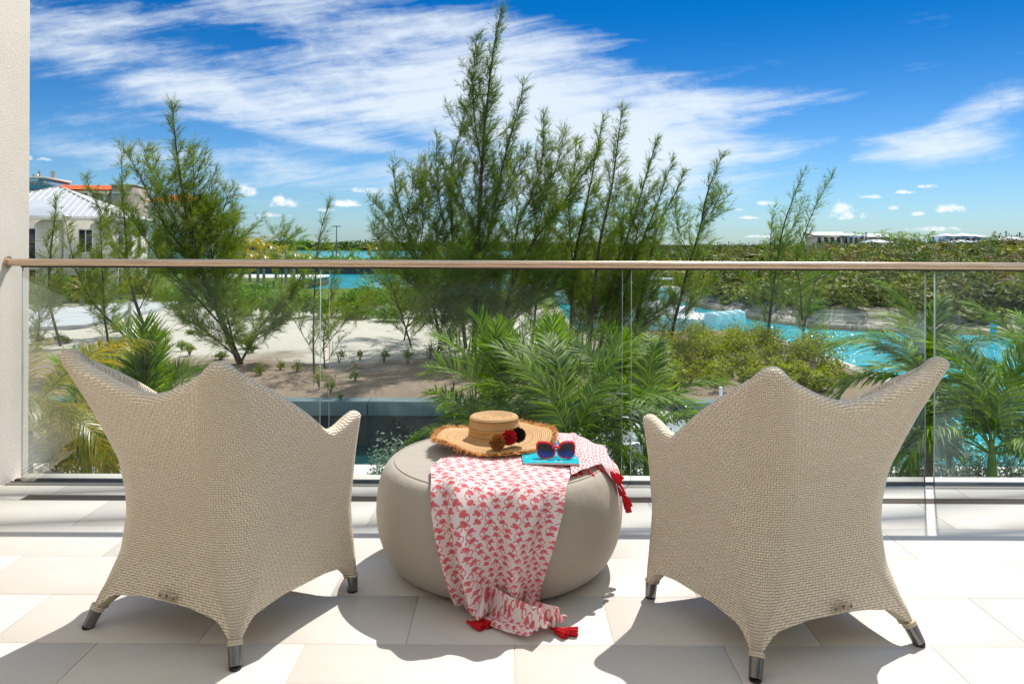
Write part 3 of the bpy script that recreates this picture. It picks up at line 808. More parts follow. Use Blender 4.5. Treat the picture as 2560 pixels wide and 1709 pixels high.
rims = np.convolve(np.r_[rims[-2:], rims, rims[:2]], k5, 'valid')
hems = np.array(hems); hems = np.convolve(np.r_[hems[-2:], hems, hems[:2]], k5, 'valid')
seg = [np.linalg.norm(LO[20, (c + 1) % NCOL] - LO[20, c]) for c in range(NCOL)]
arc = np.concatenate([[0], np.cumsum(seg)[:-1]])
tot = sum(seg)
Vs, UV, TI = [], [], []
rimr = 0.027
for c in range(NCOL + 1):
    cc = c % NCOL; uu = arc[cc] if c < NCOL else tot
    left = 1.0 if (uu < tot * 0.42) else 0.0
    top = rims[cc] - rimr; bot = hems[cc]
    colv = []
    for j in range(NH + 1):
        h = bot + (top - bot) * j / NH; p = at(LO, cc, h); colv.append((p[0], p[1], h, h))
    po, pi = at(LO, cc, top), at(LI, cc, top)
    mid = (po + pi) / 2; hw = (po - pi) / 2
    for a in np.linspace(0, math.pi, 9)[1:-1]:
        sc = 1.18
        colv.append((mid[0] + hw[0] * math.cos(a) * sc, mid[1] + hw[1] * math.cos(a) * sc, top + rimr * math.sin(a) * 1.05, top + 0.02 * a))
    for j in range(NH // 2 + 1):
        h = top + (max(0.30, bot) - top) * j / (NH // 2) if rims[cc] > 0.31 else top
        p = at(LI, cc, h); colv.append((p[0], p[1], h, 2 * top - h + .06))
    Vs.append([v[:3] for v in colv]); UV.append([(uu, v[3]) for v in colv]); TI.append([left] * len(colv))
ncv = len(Vs[0])
V = np.array(Vs).reshape(-1, 3); UVa = np.array(UV).reshape(-1, 2); TIa = np.array(TI).ravel()
ii, jj = np.meshgrid(np.arange(NCOL), np.arange(ncv - 1), indexing='ij')
F = np.stack([ii * ncv + jj, (ii + 1) * ncv + jj, (ii + 1) * ncv + jj + 1, ii * ncv + jj + 1], -1).reshape(-1, 4)
mb_shell = MB(); mb_shell.add(V, F[:, ::-1], TIa, UVa)
# underside skin: inner lower surface of hem
Vu = []; 
for c in range(NCOL + 1):
    cc = c % NCOL; h0 = hems[cc]
    po = at(LO, cc, h0); row = [(po[0], po[1], h0)]
    for h in (h0, h0 + 0.06, 0.28):
        p = at(LI, cc, max(h, h0)); row.append((p[0], p[1], max(h, h0)))
    Vu.append(row)
V2 = np.array(Vu).reshape(-1, 3); ii, jj = np.meshgrid(np.arange(NCOL), np.arange(3), indexing='ij')
F2 = np.stack([ii * 4 + jj, (ii + 1) * 4 + jj, (ii + 1) * 4 + jj + 1, ii * 4 + jj + 1], -1).reshape(-1, 4)
mb_shell.add(V2, F2, 0.0, np.c_[np.repeat(np.append(arc, tot), 4), V2[:, 2]])
def make_chair():
    root = empty('woven_armchair')
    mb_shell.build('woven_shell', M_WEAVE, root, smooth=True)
    # seat deck and cushion-like woven seat
    mb = MB(); N = 24; V = []; U = []
    lp = LI[int(0.33 / 0.9 * 45)]
    cen = lp.mean(0)
    for r_ in np.linspace(1.02, 0, 10):
        for p in lp: q = cen + (p - cen) * r_; V.append((q[0], q[1], 0.345 + 0.03 * (1 - r_ ** 4))); U.append((q[0] + 1, q[1] + 1))
    n = len(lp)
    mb.add(V, [[i * n + k, i * n + (k + 1) % n, (i + 1) * n + (k + 1) % n, (i + 1) * n + k] for i in range(9) for k in range(n)], 1.0, U)
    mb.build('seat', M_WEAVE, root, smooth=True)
    for sx, fr in ((-1, 0), (1, 0), (-1, 1), (1, 1)):
        tx, ty = (0.316, 0.262) if fr else (0.292, -0.272)
        ux, uy = (0.3125, 0.262) if fr else (0.276, -0.256)
        top = Vector((sx * (ux - 0.010), uy - 0.010 if fr else uy + 0.010, 0.051)); bot = Vector((sx * (tx - .010), ty - 0.010 if fr else ty + .010, 0.007))
        leg = MB(); leg.tube([bot, bot.lerp(top, 0.97), top], [0.0175, 0.0195, 0.0195], 20)
        lo = leg.build('leg_cap', M_STEEL, root); smooth_by_angle(lo)
        b_ = MB(); ax = (top - bot).normalized()
        for q in range(2): 
            p0 = top + ax * (0.0005 + q * 0.0065); b_.tube([p0, p0 + ax * 0.0012, p0 + ax * 0.005, p0 + ax * 0.0062], [0.0195, 0.0212, 0.0212, 0.0195], 20)
        bo = b_.build('wrapped_band', M_BAND, root, smooth=True)
        f = MB(); f.tube([(bot.x, bot.y, 0.0005), (bot.x, bot.y, 0.009)], 0.0165, 20); f.build('rubber_foot', M_FOOT, root)
    # maker's plate on the lower back
    pl = MB(); pl.box(-0.032, 0.032, -0.0012, 0.0012, -0.010, 0.010)
    p_ = pl.build('badge_plate', M_PLATE, root); p_.location = (0.02, -0.249, 0.142); p_.rotation_euler = (R(-8), R(0), 0); bevel(p_, 0.0008, 2)
    sc = MB()
    for sx in (-0.026, 0.026): sc.tube([(sx, -0.0030, 0), (sx, -0.0005, 0)], 0.0024, 10)
    sc.box(-0.001, 0.001, -0.0026, -0.0012, -0.004, 0.006); sc.box(-0.0035, 0.0035, -0.0026, -0.0012, 0.004, 0.006)
    sc.build('screw_heads', M_DARKRUB, p_)
    return root
ch = make_chair(); ch.location = (-0.904, 2.433, 0); ch.rotation_euler = (0, 0, R(-22.8))
tag(ch, 'beige woven armchair seen from behind, left of the round pouf', 'armchair', 'woven armchairs on the terrace')
ch2 = copy_tree(ch); ch2.location = (0.830, 2.376, 0); ch2.rotation_euler = (0, 0, R(19.2))
tag(ch2, 'beige woven armchair seen from behind, right of the round pouf beside the scarf', 'armchair', 'woven armchairs on the terrace')

# ================================================================== POUF
PX, PY, PR, PH = -0.041, 2.80, 0.443, 0.398
ST_R, ST_Z = 0.378, 0.376
def pouf_r(z):
    z = np.asarray(z, float)
    lo = PR * (0.72 + 0.28 * np.sqrt(np.clip(1 - ((z - 0.21) / 0.21) ** 2, 0, 1)))
    hi = ST_R + (PR - ST_R) * np.sqrt(np.clip(1 - np.clip((z - 0.21) / (ST_Z - 0.21), 0, 1) ** 2.2, 0, 1))
    return np.where(z < 0.21, lo, hi)
prof = [(0.001, 0.0)] + [(PR * .66, 0.0)]
for t in np.linspace(0, 1, 30): z = 0.21 - 0.21 * math.cos(t * math.pi / 2) * 1.0; prof.append((float(pouf_r(max(z, 0.0001))), z))
for z in ST_Z - (ST_Z - 0.215) * (1 - np.linspace(0, 1, 34)) ** 1.8: prof.append((float(pouf_r(z)), z))
def top_z(r): return ST_Z + (PH - ST_Z) * (1 - (r / ST_R) ** 2.6)
for r_ in np.linspace(ST_R - 0.004, 0.001, 26): prof.append((r_, float(top_z(r_))))
prof = np.array(prof); nseg = 120; a = np.linspace(0, 2 * np.pi, nseg + 1)
cum_s = np.concatenate([[0], np.cumsum(np.linalg.norm(np.diff(prof, axis=0), axis=1))])
V = np.stack([np.outer(prof[:, 0], np.cos(a)), np.outer(prof[:, 0], np.sin(a)), np.repeat(prof[:, 1:2], nseg + 1, 1)], -1)
V[..., 0] += 0; uv = np.stack([np.repeat((a * 0.42)[None], len(prof), 0), np.repeat(cum_s[:, None], nseg + 1, 1)], -1)
i, k = np.meshgrid(np.arange(len(prof) - 1), np.arange(nseg), indexing='ij'); n = nseg + 1
F = np.stack([i * n + k, i * n + k + 1, (i + 1) * n + k + 1, (i + 1) * n + k], -1).reshape(-1, 4)
pouf = tag(empty('pouf', (PX, PY, 0)), 'large round taupe fabric pouf between the two woven armchairs', 'pouf')
mb = MB(); mb.add(V.reshape(-1, 3), F, None, uv.reshape(-1, 2)); mb.build('upholstery', M_POUF, pouf, smooth=True)
mb = MB(); mb.tube([(ST_R * math.cos(t) * 1.001, ST_R * math.sin(t) * 1.001, ST_Z + 0.001) for t in np.linspace(0, 2 * math.pi, 120)], 0.0032, 6, cap=False)
mb.build('piping', M_POUF, pouf, smooth=True)

# ---- surface the cloth lies on: pouf top, bulge, then hanging straight down, then the floor
def drape_r(z):
    return np.where(z > 0.215, pouf_r(np.maximum(z, .215)), PR + 0.002 - 0.05 * np.clip((0.2 - z) / 0.2, 0, 1) ** 2)
def hit(px, py, upper=False):
    """where the line of sight through photo pixel (px,py) meets that surface"""
    px = np.asarray(px, float); py = np.asarray(py, float)
    d = py - hor(px); dirx = (px + 0.0042 * d - 1280) / FPX; dirz = -d / FPX
    ts = np.linspace(1.9, 3.4, 1500)
    best = np.full(px.shape, 3.4); found = np.zeros(px.shape, bool)
    for t in ts:
        x, y, z = dirx * t, t, CAMZ + dirz * t
        r_ = np.hypot(x - PX, y - PY)
        tz = np.where(r_ < ST_R, ST_Z + (PH - ST_Z) * (1 - np.clip(r_ / ST_R, 0, 1) ** 2.6), ST_Z)
        ins = ((r_ < drape_r(z)) & (z < tz)) | (z < 0.003)
        new = ins & ~found; best = np.where(new, t, best); found |= ins
    if upper:      # sight lines that pass just over the pouf: take the nearest point above its shoulder
        gap = np.full(px.shape, 1e9); tb = best.copy()
        for t in ts:
            x, y, z = dirx * t, t, CAMZ + dirz * t; r_ = np.hypot(x - PX, y - PY)
            gr = np.maximum(r_ - drape_r(z), 0); gz = np.maximum(z - ST_Z, 0); gg = np.where(z > 0.23, np.hypot(gr, gz), 1e8)
            m = gg < gap; gap = np.where(m, gg, gap); tb = np.where(m, t, tb)
        bad = (CAMZ + dirz * best) < 0.22; best = np.where(bad, tb, best)
    return np.stack([dirx * best, best, CAMZ + dirz * best], -1), found
def resample(poly, n):
    poly = np.array(poly, float); s = np.concatenate([[0], np.cumsum(np.linalg.norm(np.diff(poly, axis=0), axis=1))]); t = np.linspace(0, s[-1], n)
    return np.stack([np.interp(t, s, poly[:, 0]), np.interp(t, s, poly[:, 1])], -1)
def normals(Pt):
    c = np.array([PX, PY, 0.15]); r_ = np.hypot(Pt[..., 0] - PX, Pt[..., 1] - PY)
    rad = np.stack([(Pt[..., 0] - PX) / np.maximum(r_, 1e-6), (Pt[..., 1] - PY) / np.maximum(r_, 1e-6), np.zeros_like(r_)], -1)
    wtop = np.clip((Pt[..., 2] - 0.30) / 0.085, 0, 1); wfl = np.clip(1 - Pt[..., 2] / 0.03, 0, 1)
    w = np.maximum(wtop, wfl)[..., None]
    nn = rad * (1 - w) + np.array([0, 0, 1.0]) * w
    return nn / np.linalg.norm(nn, axis=-1, keepdims=True)
def smooth2(A, it):
    for _ in range(it):
        A[1:-1, 1:-1] = A[1:-1, 1:-1] * 0.4 + 0.15 * (A[2:, 1:-1] + A[:-2, 1:-1] + A[1:-1, 2:] + A[1:-1, :-2])
    return A
def cloth(Lp, Rp, nt, ns, fold, base=0.013, uv0=(0, 0), vflip=1, upper=False):
    Lq, Rq = resample(Lp, nt), resample(Rp, nt); s = np.linspace(0, 1, ns)
    Q = Lq[:, None] * (1 - s)[None, :, None] + Rq[:, None] * s[None, :, None]
    Pt, ok = hit(Q[..., 0], Q[..., 1], upper); Pt = smooth2(Pt, 6)
    T, S = np.meshgrid(np.linspace(0, 1, nt), s, indexing='ij')
    N = normals(Pt); Pt = Pt + N * (base + fold(S, T))[..., None]
    du = np.linalg.norm(np.diff(Pt, axis=1), axis=-1).mean(0); dv = np.linalg.norm(np.diff(Pt, axis=0), axis=-1)[:, ns // 2]
    width = np.linalg.norm(np.diff(Pt, axis=1), axis=-1).sum(1)
    v = np.concatenate([[0], np.cumsum(dv)])
    wref = 0.34
    uvm = np.stack([(S - .5) * (0.6 * wref + 0.4 * width[:, None]) + uv0[0], np.repeat((-v * vflip)[:, None], ns, 1) + uv0[1]], -1)
    i, k = np.meshgrid(np.arange(nt - 1), np.arange(ns - 1), indexing='ij')
    F = np.stack([i * ns + k, i * ns + k + 1, (i + 1) * ns + k + 1, (i + 1) * ns + k], -1).reshape(-1, 4)
    return Pt, F[:, ::-1], uvm
k_ = 1.0898
def S_(l): return [(x * k_, y * k_) for x, y in l]
def ridge(x, p=3.0): return (0.5 + 0.5 * np.cos(2 * np.pi * x)) ** p
def foldA(s, t):
    amp = np.clip((t - 0.16) / 0.35, 0.10, 1)
    f = 0.020 * ridge(s * 1.0 - 0.10 - 0.22 * t, 14) + 0.020 * ridge(s - 0.62 - 0.10 * t, 22) + 0.013 * ridge(s - 0.33 + 0.12 * (1 - t), 18) + 0.009 * ridge(s - 0.80 + 0.05 * t, 20)
    f = f + 0.004 * np.sin(s * 17 + t * 5) + 0.003 * np.sin(s * 31 - t * 9) + 0.006 * ridge(s * 1.0 - .03, 30)
    top = np.clip(1 - t / 0.3, 0, 1) * (0.0035 * np.sin(t * 60 + s * 9) + 0.004 * ridge(s * 2.2 + t * 3, 6))
    end = np.clip((t - 0.86) / 0.14, 0, 1)
    return np.maximum(f * amp * 2.4, -0.006) + np.maximum(top, -0.002) + end * 0.012 * (0.5 + 0.5 * np.sin(s * 14 + t * 20))
LA = S_([(1150, 1012), (1075, 1040), (1012, 1060), (988, 1085), (992, 1130), (1004, 1190), (1018, 1260), (1032, 1330), (1048, 1385), (1085, 1420), (1140, 1446), (1213, 1476)])
RA = S_([(1275, 1000), (1315, 1045), (1322, 1075), (1308, 1098), (1298, 1125), (1280, 1180), (1262, 1235), (1244, 1300), (1232, 1350), (1228, 1395), (1248, 1425), (1302, 1438)])
scarf = tag(empty('beach_scarf', (0.08, 2.6, PH)), 'sheer white scarf printed with pink flamingos, draped over the pouf to the floor', 'scarf')
def addcloth(name, Pt, F, uvm, mbx=None):
    Pl = Pt - np.array([0.08, 2.6, PH]); mb = MB(); mb.add(Pl.reshape(-1, 3), F, None, uvm.reshape(-1, 2)); return mb.build(name, M_SCARF, scarf, smooth=True)
Pt, F, uvm = cloth(LA, RA, 260, 150, foldA)
addcloth('hanging_cloth', Pt, F, uvm)
tailL = Pt
def foldB(s, t):
    return 0.004 * np.sin(s * 12 + t * 22) * np.clip(t * 3, 0, 1) + 0.005 * ridge(t * 3.0 + s * 0.8, 5) * (1 - t) + 0.008 * ridge(s * 1.2 + 0.2 + t * .6, 10) + 0.004
LB = S_([(1256, 993), (1270, 1007), (1290, 1040), (1306, 1075), (1310, 1100)])
RB = S_([(1316, 1003), (1356, 1018), (1387, 1040), (1408, 1080), (1423, 1142)])
MBt = S_([(1290, 998), (1322, 1018), (1347, 1046), (1368, 1066), (1378, 1076)])
Pt1, F1, uv1 = cloth(LB, MBt, 90, 60, lambda s, t: foldB(s * .5, t), 0.015, (0.3, 0.2), 1, True)
Pt2, F2_, uv2 = cloth(MBt, RB, 90, 60, lambda s, t: foldB(s * .5 + .5, t), 0.015, (0.62, 0.2), 1, True)
addcloth('top_cloth', Pt1, F1, uv1); addcloth('edge_cloth', Pt2, F2_, uv2)
# tassels
def tassel_mesh():
    mb = MB()
    prof = [(0.0005, 0.0), (0.0030, -0.001), (0.0038, -0.004), (0.0026, -0.008), (0.0030, -0.009), (0.0050, -0.015), (0.0068, -0.026), (0.0080, -0.040), (0.0072, -0.042), (0.0005, -0.040)]
    n = 22; V = []
    for j, (r_, z) in enumerate(prof):
        for q in range(n):
            a = 2 * math.pi * q / n; fl = 1 + (0.16 if q % 2 else -0.12) * (1 if j > 4 else 0); V.append((r_ * fl * math.cos(a), r_ * fl * math.sin(a), z + (0.002 * math.sin(q * 2.4) if j > 6 else 0)))
    mb.add(V, [[i * n + q, (i + 1) * n + q, (i + 1) * n + (q + 1) % n, i * n + (q + 1) % n] for i in range(len(prof) - 1) for q in range(n)])
    return mb
tas0 = None
def tassel(p, dirv, sc=1.0):
    sc *= 1.25
    global tas0
    if tas0 is None: tas0 = tassel_mesh().build('tassel', M_TASSEL, scarf); o = tas0; smooth_by_angle(o, 60)
    else: o = tas0.copy(); col.objects.link(o); o.parent = scarf
    o.location = Vector(p) - Vector((0.08, 2.6, PH)); dv = Vector(dirv).normalized()
    o.rotation_euler = (-dv).to_track_quat('Z', 'Y').to_euler(); o.scale = (sc, sc, sc)
def surf(x, y, off=0.006):
    q, _ = hit(np.array([x * k_]), np.array([y * k_])); nn = normals(q)[0]; return Vector(q[0]) + Vector(nn) * off, Vector(nn)
for (x, y, ex, ey, s_) in [(1311, 1086, 1302, 1104, 1.0), (1322, 1082, 1316, 1100, 1.0), (1346, 1085, 1341, 1102, .9), (1365, 1075, 1359, 1094, 1.0), (1330, 1084, 1312, 1096, 1.05),
                           (1398, 1083, 1404, 1106, 1.05), (1406, 1095, 1413, 1112, .9), (1418, 1105, 1424, 1126, 1.05), (1427, 1117, 1431, 1137, 1.0), (1433, 1127, 1437, 1150, 1.1),
                           (1437, 1142, 1436, 1168, 1.0), (1440, 1138, 1443, 1160, .9), (1412, 1088, 1420, 1108, .8)]:
    if x > 1390: x -= 11; ex -= 11
    p0, n0 = surf(x, y, 0.010); p1, n1_ = surf(ex, ey, 0.012)
    if p0.z < 0.15: p0 = Vector((PX + PR * .98, PY - .08, .26))
    rad_ = Vector((p0.x - PX, p0.y - PY, 0)).normalized()
    tassel(p0 + rad_ * .004 + Vector((0, 0, .004)), rad_ * (1.0 if y < 1100 else .25) + Vector(((ex - x) / max(8, ey - y) * .6, 0, -1.0)), s_)
def flr(x, y, z=0.012):
    px, py = x * k_, y * k_; Y = (CAMZ - z) * FPX / (py - hor(px)); return P(px, py, Y)
for (x, y, ex, ey, s_) in [(1070, 1424, 1096, 1434, 1.15), (1090, 1418, 1112, 1428, 1.15), (1112, 1415, 1133, 1424, 1.1), (1128, 1416, 1140, 1424, .9),
                           (1222, 1404, 1240, 1401, 1.15), (1222, 1415, 1240, 1411, 1.1), (1222, 1398, 1236, 1395, .9),
                           (1262, 1438, 1282, 1447, 1.2), (1274, 1446, 1300, 1447, 1.25)]:
    p0, p1 = flr(x, y), flr(ex, ey); tassel(p0, p1 - p0, s_)

# ================================================================== HAT
hat = tag(empty('straw_hat', (P(1133 * k_, 1013 * k_, 2.87).x, 2.87, PH + 0.024)), 'wide-brimmed straw sun hat with frayed edge resting on the pouf', 'hat')
hp = []
for r_ in np.linspace(0.0005, 0.074, 44): hp.append((r_, 0.091 - 0.010 * (1 - min(1, (r_ / 0.066)) ** 3) + 0.0))
for t in np.linspace(0.1, 1, 12): hp.append((0.074 + 0.013 * math.sin(t * math.pi / 2), 0.091 - 0.013 * (1 - math.cos(t * math.pi / 2)) ))
for z in np.linspace(0.076, 0.018, 40): hp.append((0.087 + 0.0015 * math.sin(z * 160) + 0.004 * (0.078 - z) / .06, z))
for t in np.linspace(0.05, 1, 12): hp.append((0.091 + 0.016 * (1 - math.cos(t * math.pi / 2)), 0.018 - 0.012 * math.sin(t * math.pi / 2)))
for r_ in np.linspace(0.110, 0.206, 90): hp.append((r_, 0.006 + 0.005 * math.sin((r_ - .11) * 26)))
hp = np.array(hp); sl = np.concatenate([[0], np.cumsum(np.linalg.norm(np.diff(hp, axis=0), axis=1))])
nseg = 160; a = np.linspace(0, 2 * np.pi, nseg + 1)
def brim_wave(a, r_):
    w = np.clip((r_ - 0.095) / 0.11, 0, 1)
    return w ** 1.3 * (0.012 * np.sin(2 * a + 0.6) + 0.007 * np.sin(5 * a + 1.0) + 0.010 * np.clip(np.sin(a), 0, 1))
RR = hp[:, 0][:, None] * (1 + 0.015 * np.sin(2 * a)[None] + 0.012 * np.sin(3 * a + 1)[None] * (hp[:, 0][:, None] > 0.09))
ringb = 0.0015 * np.abs(np.sin(sl / 0.0072 * math.pi))[:, None]
ZZ = hp[:, 1][:, None] + brim_wave(a[None], hp[:, 0][:, None]) + ringb
V = np.stack([RR * np.cos(a) * 1.06, RR * np.sin(a), ZZ], -1)
# slight dent in crown front
dent = np.exp(-(((a[None] - 4.9) / 0.5) ** 2)) * ((hp[:, 1][:, None] > .03) & (hp[:, 0][:, None] > .05) & (hp[:, 0][:, None] < .095)) * 0.004
V[..., 1] += dent
uv = np.stack([np.repeat((a / (2 * np.pi))[None], len(hp), 0), np.repeat(sl[:, None], nseg + 1, 1)], -1)
i, k = np.meshgrid(np.arange(len(hp) - 1), np.arange(nseg), indexing='ij'); n = nseg + 1
F = np.stack([i * n + k, (i + 1) * n + k, (i + 1) * n + k + 1, i * n + k + 1], -1).reshape(-1, 4)
mb = MB(); mb.add(V.reshape(-1, 3), F, None, uv.reshape(-1, 2)); mb.build('straw_body', M_STRAW, hat, smooth=True)
mb = MB(); nf = 2600; g = np.random.default_rng(5)
aa = g.uniform(0, 2 * np.pi, nf)
for q in range(nf):
    t = aa[q]; r0 = 0.199 + g.uniform(0, 0.007); L = g.uniform(0.014, 0.034); up = g.uniform(-0.5, 0.9); sd_ = g.uniform(-0.9, 0.9)
    rr = r0 * (1 + 0.015 * math.sin(2 * t) + 0.012 * math.sin(3 * t + 1)); z0 = 0.008 + float(brim_wave(np.array(t), np.array(0.204)))
    e = Vector((math.cos(t), math.sin(t), 0)); tg = Vector((-e.y, e.x, 0)); p = Vector((rr * e.x * 1.06, rr * e.y, z0))
    d1 = (e + tg * sd_ + Vector((0, 0, up))).normalized(); d2 = (d1 + tg * g.uniform(-.9, .9) + Vector((0, 0, g.uniform(-1.0, .3)))).normalized()
    p1 = p + d1 * L * .55; p2 = p1 + d2 * L * .5; w = g.uniform(0.0008, 0.0017); sdv = d1.cross(Vector((g.uniform(-1, 1), g.uniform(-1, 1), 1))).normalized() * w
    p1.z = max(p1.z, 0.0015); p2.z = max(p2.z, 0.001)
    tt = g.uniform(0, 1)
    mb.add([p - sdv, p + sdv, p1 + sdv, p1 - sdv, p2], [[0, 1, 2, 3]], tt); mb.F.append(np.array([[3, 2, 4]]) + mb.n - 5)
o = mb.build('frayed_fringe', M_FRINGE, hat); o['kind'] = 'stuff'
def pompom(x, y, Yd, rad, mat, seed):
    p = P(x * k_, y * k_, Yd) - Vector(hat.location); g = np.random.default_rng(seed); mb = MB()
    n = 1500; d = g.normal(size=(n, 3)); d /= np.linalg.norm(d, axis=1, keepdims=True)
    s_ = g.normal(size=(n, 3)); s_ = np.cross(d, s_); s_ /= np.linalg.norm(s_, axis=1, keepdims=True)
    L = rad * g.uniform(0.88, 1.06, n)[:, None]; w = 0.0011
    base = d * rad * 0.45; tip = d * L + g.normal(size=(n, 3)) * rad * .05
    V = np.stack([base - s_ * w * .5, base + s_ * w * .5, tip + s_ * w, tip - s_ * w], 1).reshape(-1, 3) + np.array(p)
    tint = np.repeat(g.uniform(0, 1, n), 4)
    mb.add(V, np.arange(n * 4).reshape(-1, 4), tint)
    th = np.linspace(0, np.pi, 12); mb.lathe([(rad * .72 * math.sin(t), rad * .72 * math.cos(t)) for t in th], 18, tuple(p)); mb.T[-1] = np.zeros(len(mb.V[-1]))
    mb.build('pompom', mat, hat)
    return hat.children[-1]
for x, y, Yd, r_, m_, lab, sd_ in ((1141, 1013, 2.70, 0.0285, M_POM_O, 'ochre yarn pompom', 1), (1168, 1003, 2.715, 0.0270, M_POM_R, 'red yarn pompom', 2), (1189, 997, 2.745, 0.0265, M_POM_B, 'dark brown yarn pompom', 3)):
    pompom(x, y, Yd, r_, m_, sd_)
for o, lab in zip([c for c in hat.children if c.name.startswith('pompom')], ('ochre yarn pompom', 'red yarn pompom', 'dark brown yarn pompom')): o['label'] = lab

# ================================================================== MAGAZINE + SUNGLASSES
mz = PH + 0.012
mag = tag(empty('magazine', (0.042, 2.585, mz), R(2.5)), 'turquoise-covered magazine lying on the scarf under the red sunglasses', 'magazine')
nx_, ny_ = 12, 20; V = []
for top in (1, 0):
    for j in range(ny_ + 1):
        for i in range(nx_ + 1):
            x = 0.190 * i / nx_; y = 0.312 * j / ny_; z = 0.0018 * math.sin(x * 18 + 0.6) + 0.002 * math.sin(y * 14); V.append((x, y, z + (0.0056 if top else 0.005)))
nn_ = (nx_ + 1) * (ny_ + 1)
F = [[j * (nx_ + 1) + i, j * (nx_ + 1) + i + 1, (j + 1) * (nx_ + 1) + i + 1, (j + 1) * (nx_ + 1) + i] for j in range(ny_) for i in range(nx_)]
mb = MB(); mb.add(V, F + [[a + nn_ for a in reversed(f)] for f in F])
mb.build('cover', M_COVER, mag, smooth=True)
V2 = [(v[0] * 0.992 + .0006, v[1] * .995 + .0006, v[2] - (0.0002 if q < nn_ else 0.0050)) for q, v in enumerate(V)]
bd = [i for i in range(nx_ + 1)] + [j * (nx_ + 1) + nx_ for j in range(1, ny_ + 1)] + [ny_ * (nx_ + 1) + i for i in range(nx_ - 1, -1, -1)] + [j * (nx_ + 1) for j in range(ny_ - 1, 0, -1)]
F2 = [[bd[q], bd[q] + nn_, bd[(q + 1) % len(bd)] + nn_, bd[(q + 1) % len(bd)]] for q in range(len(bd))]
V3 = [(v[0], v[1], (v[2] - 0.0062) if q >= nn_ else v[2] - 0.0003) for q, v in enumerate(V)]
mb = MB(); mb.add(V3, F2 + [[a + nn_ for a in reversed(f)] for f in F]); mb.build('pages', M_PAPER, mag)
def text_obj(body, size, mat, parent, loc, rot=(0, 0, 0), name='title'):
    cu = bpy.data.curves.new(name, 'FONT'); cu.body = body; cu.size = size; cu.extrude = 0.0001
    o = bpy.data.objects.new(name, cu); col.objects.link(o)
    dg = bpy.context.evaluated_depsgraph_get(); me = bpy.data.meshes.new_from_object(o.evaluated_get(dg)); me.name = name
    bpy.data.objects.remove(o); o = bpy.data.objects.new(name, me); col.objects.link(o); me.materials.clear(); me.materials.append(mat)
    o.parent = parent; o.location = loc; o.rotation_euler = rot; return o
text_obj('or', 0.085, M_YELLOW, mag, (0.095, 0.245, 0.0095), name='title_letters')
text_obj('p o r t f o l i o', 0.010, M_WHITEPRINT, mag, (0.02, 0.010, 0.0098), name='caption')

# sunglasses: local frame x right, y away, z up; lens plane tilted back
sg = tag(empty('sunglasses', (P(1391, 1125, 2.635).x, 2.628, mz + 0.0085), R(3)), 'red cat-eye sunglasses with blue lenses, standing on the turquoise magazine', 'sunglasses')
tilt = R(24)
def lens_curve(cx, mirror, grow=0.0, n=40):
    pts = []
    for q in range(n):
        a = 2 * math.pi * q / n; c, s = math.cos(a), math.sin(a)
        rx, rz = 0.0295 + grow, 0.0250 + grow
        x = rx * np.sign(c) * abs(c) ** 0.85; z = rz * np.sign(s) * abs(s) ** 0.82
        if z > 0: x += 0.0035 * (z / rz)             # outer sweep
        if c > 0 and s > 0: z += 0.0035 * c * s * 2
        z *= 1 - 0.10 * (c < 0) * (s < 0) * 1
        pts.append((cx + mirror * x, z + 0.027))
    return pts
def sgp(x, z, y=0.0):
    curve = 0.10 * 0  # flat front, slight wrap
    yy_ = y + abs(x) ** 2 * 2.0
    return Vector((x, yy_ * math.cos(0) + z * math.sin(tilt), z * math.cos(tilt)))
for mir in (-1, 1):
    cx = mir * 0.0345
    mb = MB(); cv_ = lens_curve(cx, mir); V = []; n = len(cv_)
    gro = lens_curve(cx, mir, 0.0035)
    # frame ring as tube-like rim thicker at top
    ring = []
    inner = lens_curve(cx, mir, -0.0008); outer = []
    for (xi, zi), (xo, zo) in zip(inner, gro):
        up = max(0, (zo - 0.027) / 0.028); k2 = 0.35 + 0.9 * up ** 1.2
        ox, oz = xi + (xo - xi) * (0.55 + k2), zi + (zo - zi) * (0.55 + k2); outer.append((ox, oz))
    for (xi, zi), (xo, zo) in zip(inner, outer):
        V += [sgp(xi, zi, -0.0020), sgp((xi + xo) / 2, (zi + zo) / 2, -0.0032), sgp(xo, zo, -0.0018), sgp(xo, zo, 0.0022), sgp(xi, zi, 0.0022)]
    F = [[q * 5 + a, q * 5 + (a + 1) % 5, ((q + 1) % n) * 5 + (a + 1) % 5, ((q + 1) % n) * 5 + a] for q in range(n) for a in range(5)]
    mb.add(V, F); mb.build('frame_rim', M_REDPLASTIC, sg, smooth=True)
    mb = MB(); V = [sgp(x, z, 0.0) for x, z in cv_] + [sgp(cx, 0.027, -0.0012)]
    mb.add(V, [[q, (q + 1) % n, n] for q in range(n)]); mb.build('lens', M_LENS, sg, smooth=True)
    # temple arm folded back behind
    mb = MB(); s0 = sgp(mir * 0.066, 0.045, 0.001)
    if mir < 0: pts_ = [s0, s0 + Vector((0.004, 0.006, 0)), Vector((-0.03, 0.028, 0.030)), Vector((0.035, 0.045, 0.008)), Vector((0.052, 0.047, 0.002))]
    else: pts_ = [s0, s0 + Vector((-0.004, 0.006, 0)), Vector((0.03, 0.020, 0.034)), Vector((-0.035, 0.036, 0.010)), Vector((-0.052, 0.038, 0.002))]
    mb.tube(pts_, [0.0030, 0.0032, 0.0026, 0.0024, 0.002], 8); mb.build('temple', M_REDPLASTIC, sg, smooth=True)
mb = MB(); V = []
bp = [(-0.0125, 0.036), (-0.006, 0.0405), (0, 0.0415), (0.006, 0.0405), (0.0125, 0.036)]
mb.tube([sgp(x, z, -0.001) for x, z in bp], [0.0048, 0.0045, 0.0042, 0.0045, 0.0048], 10)
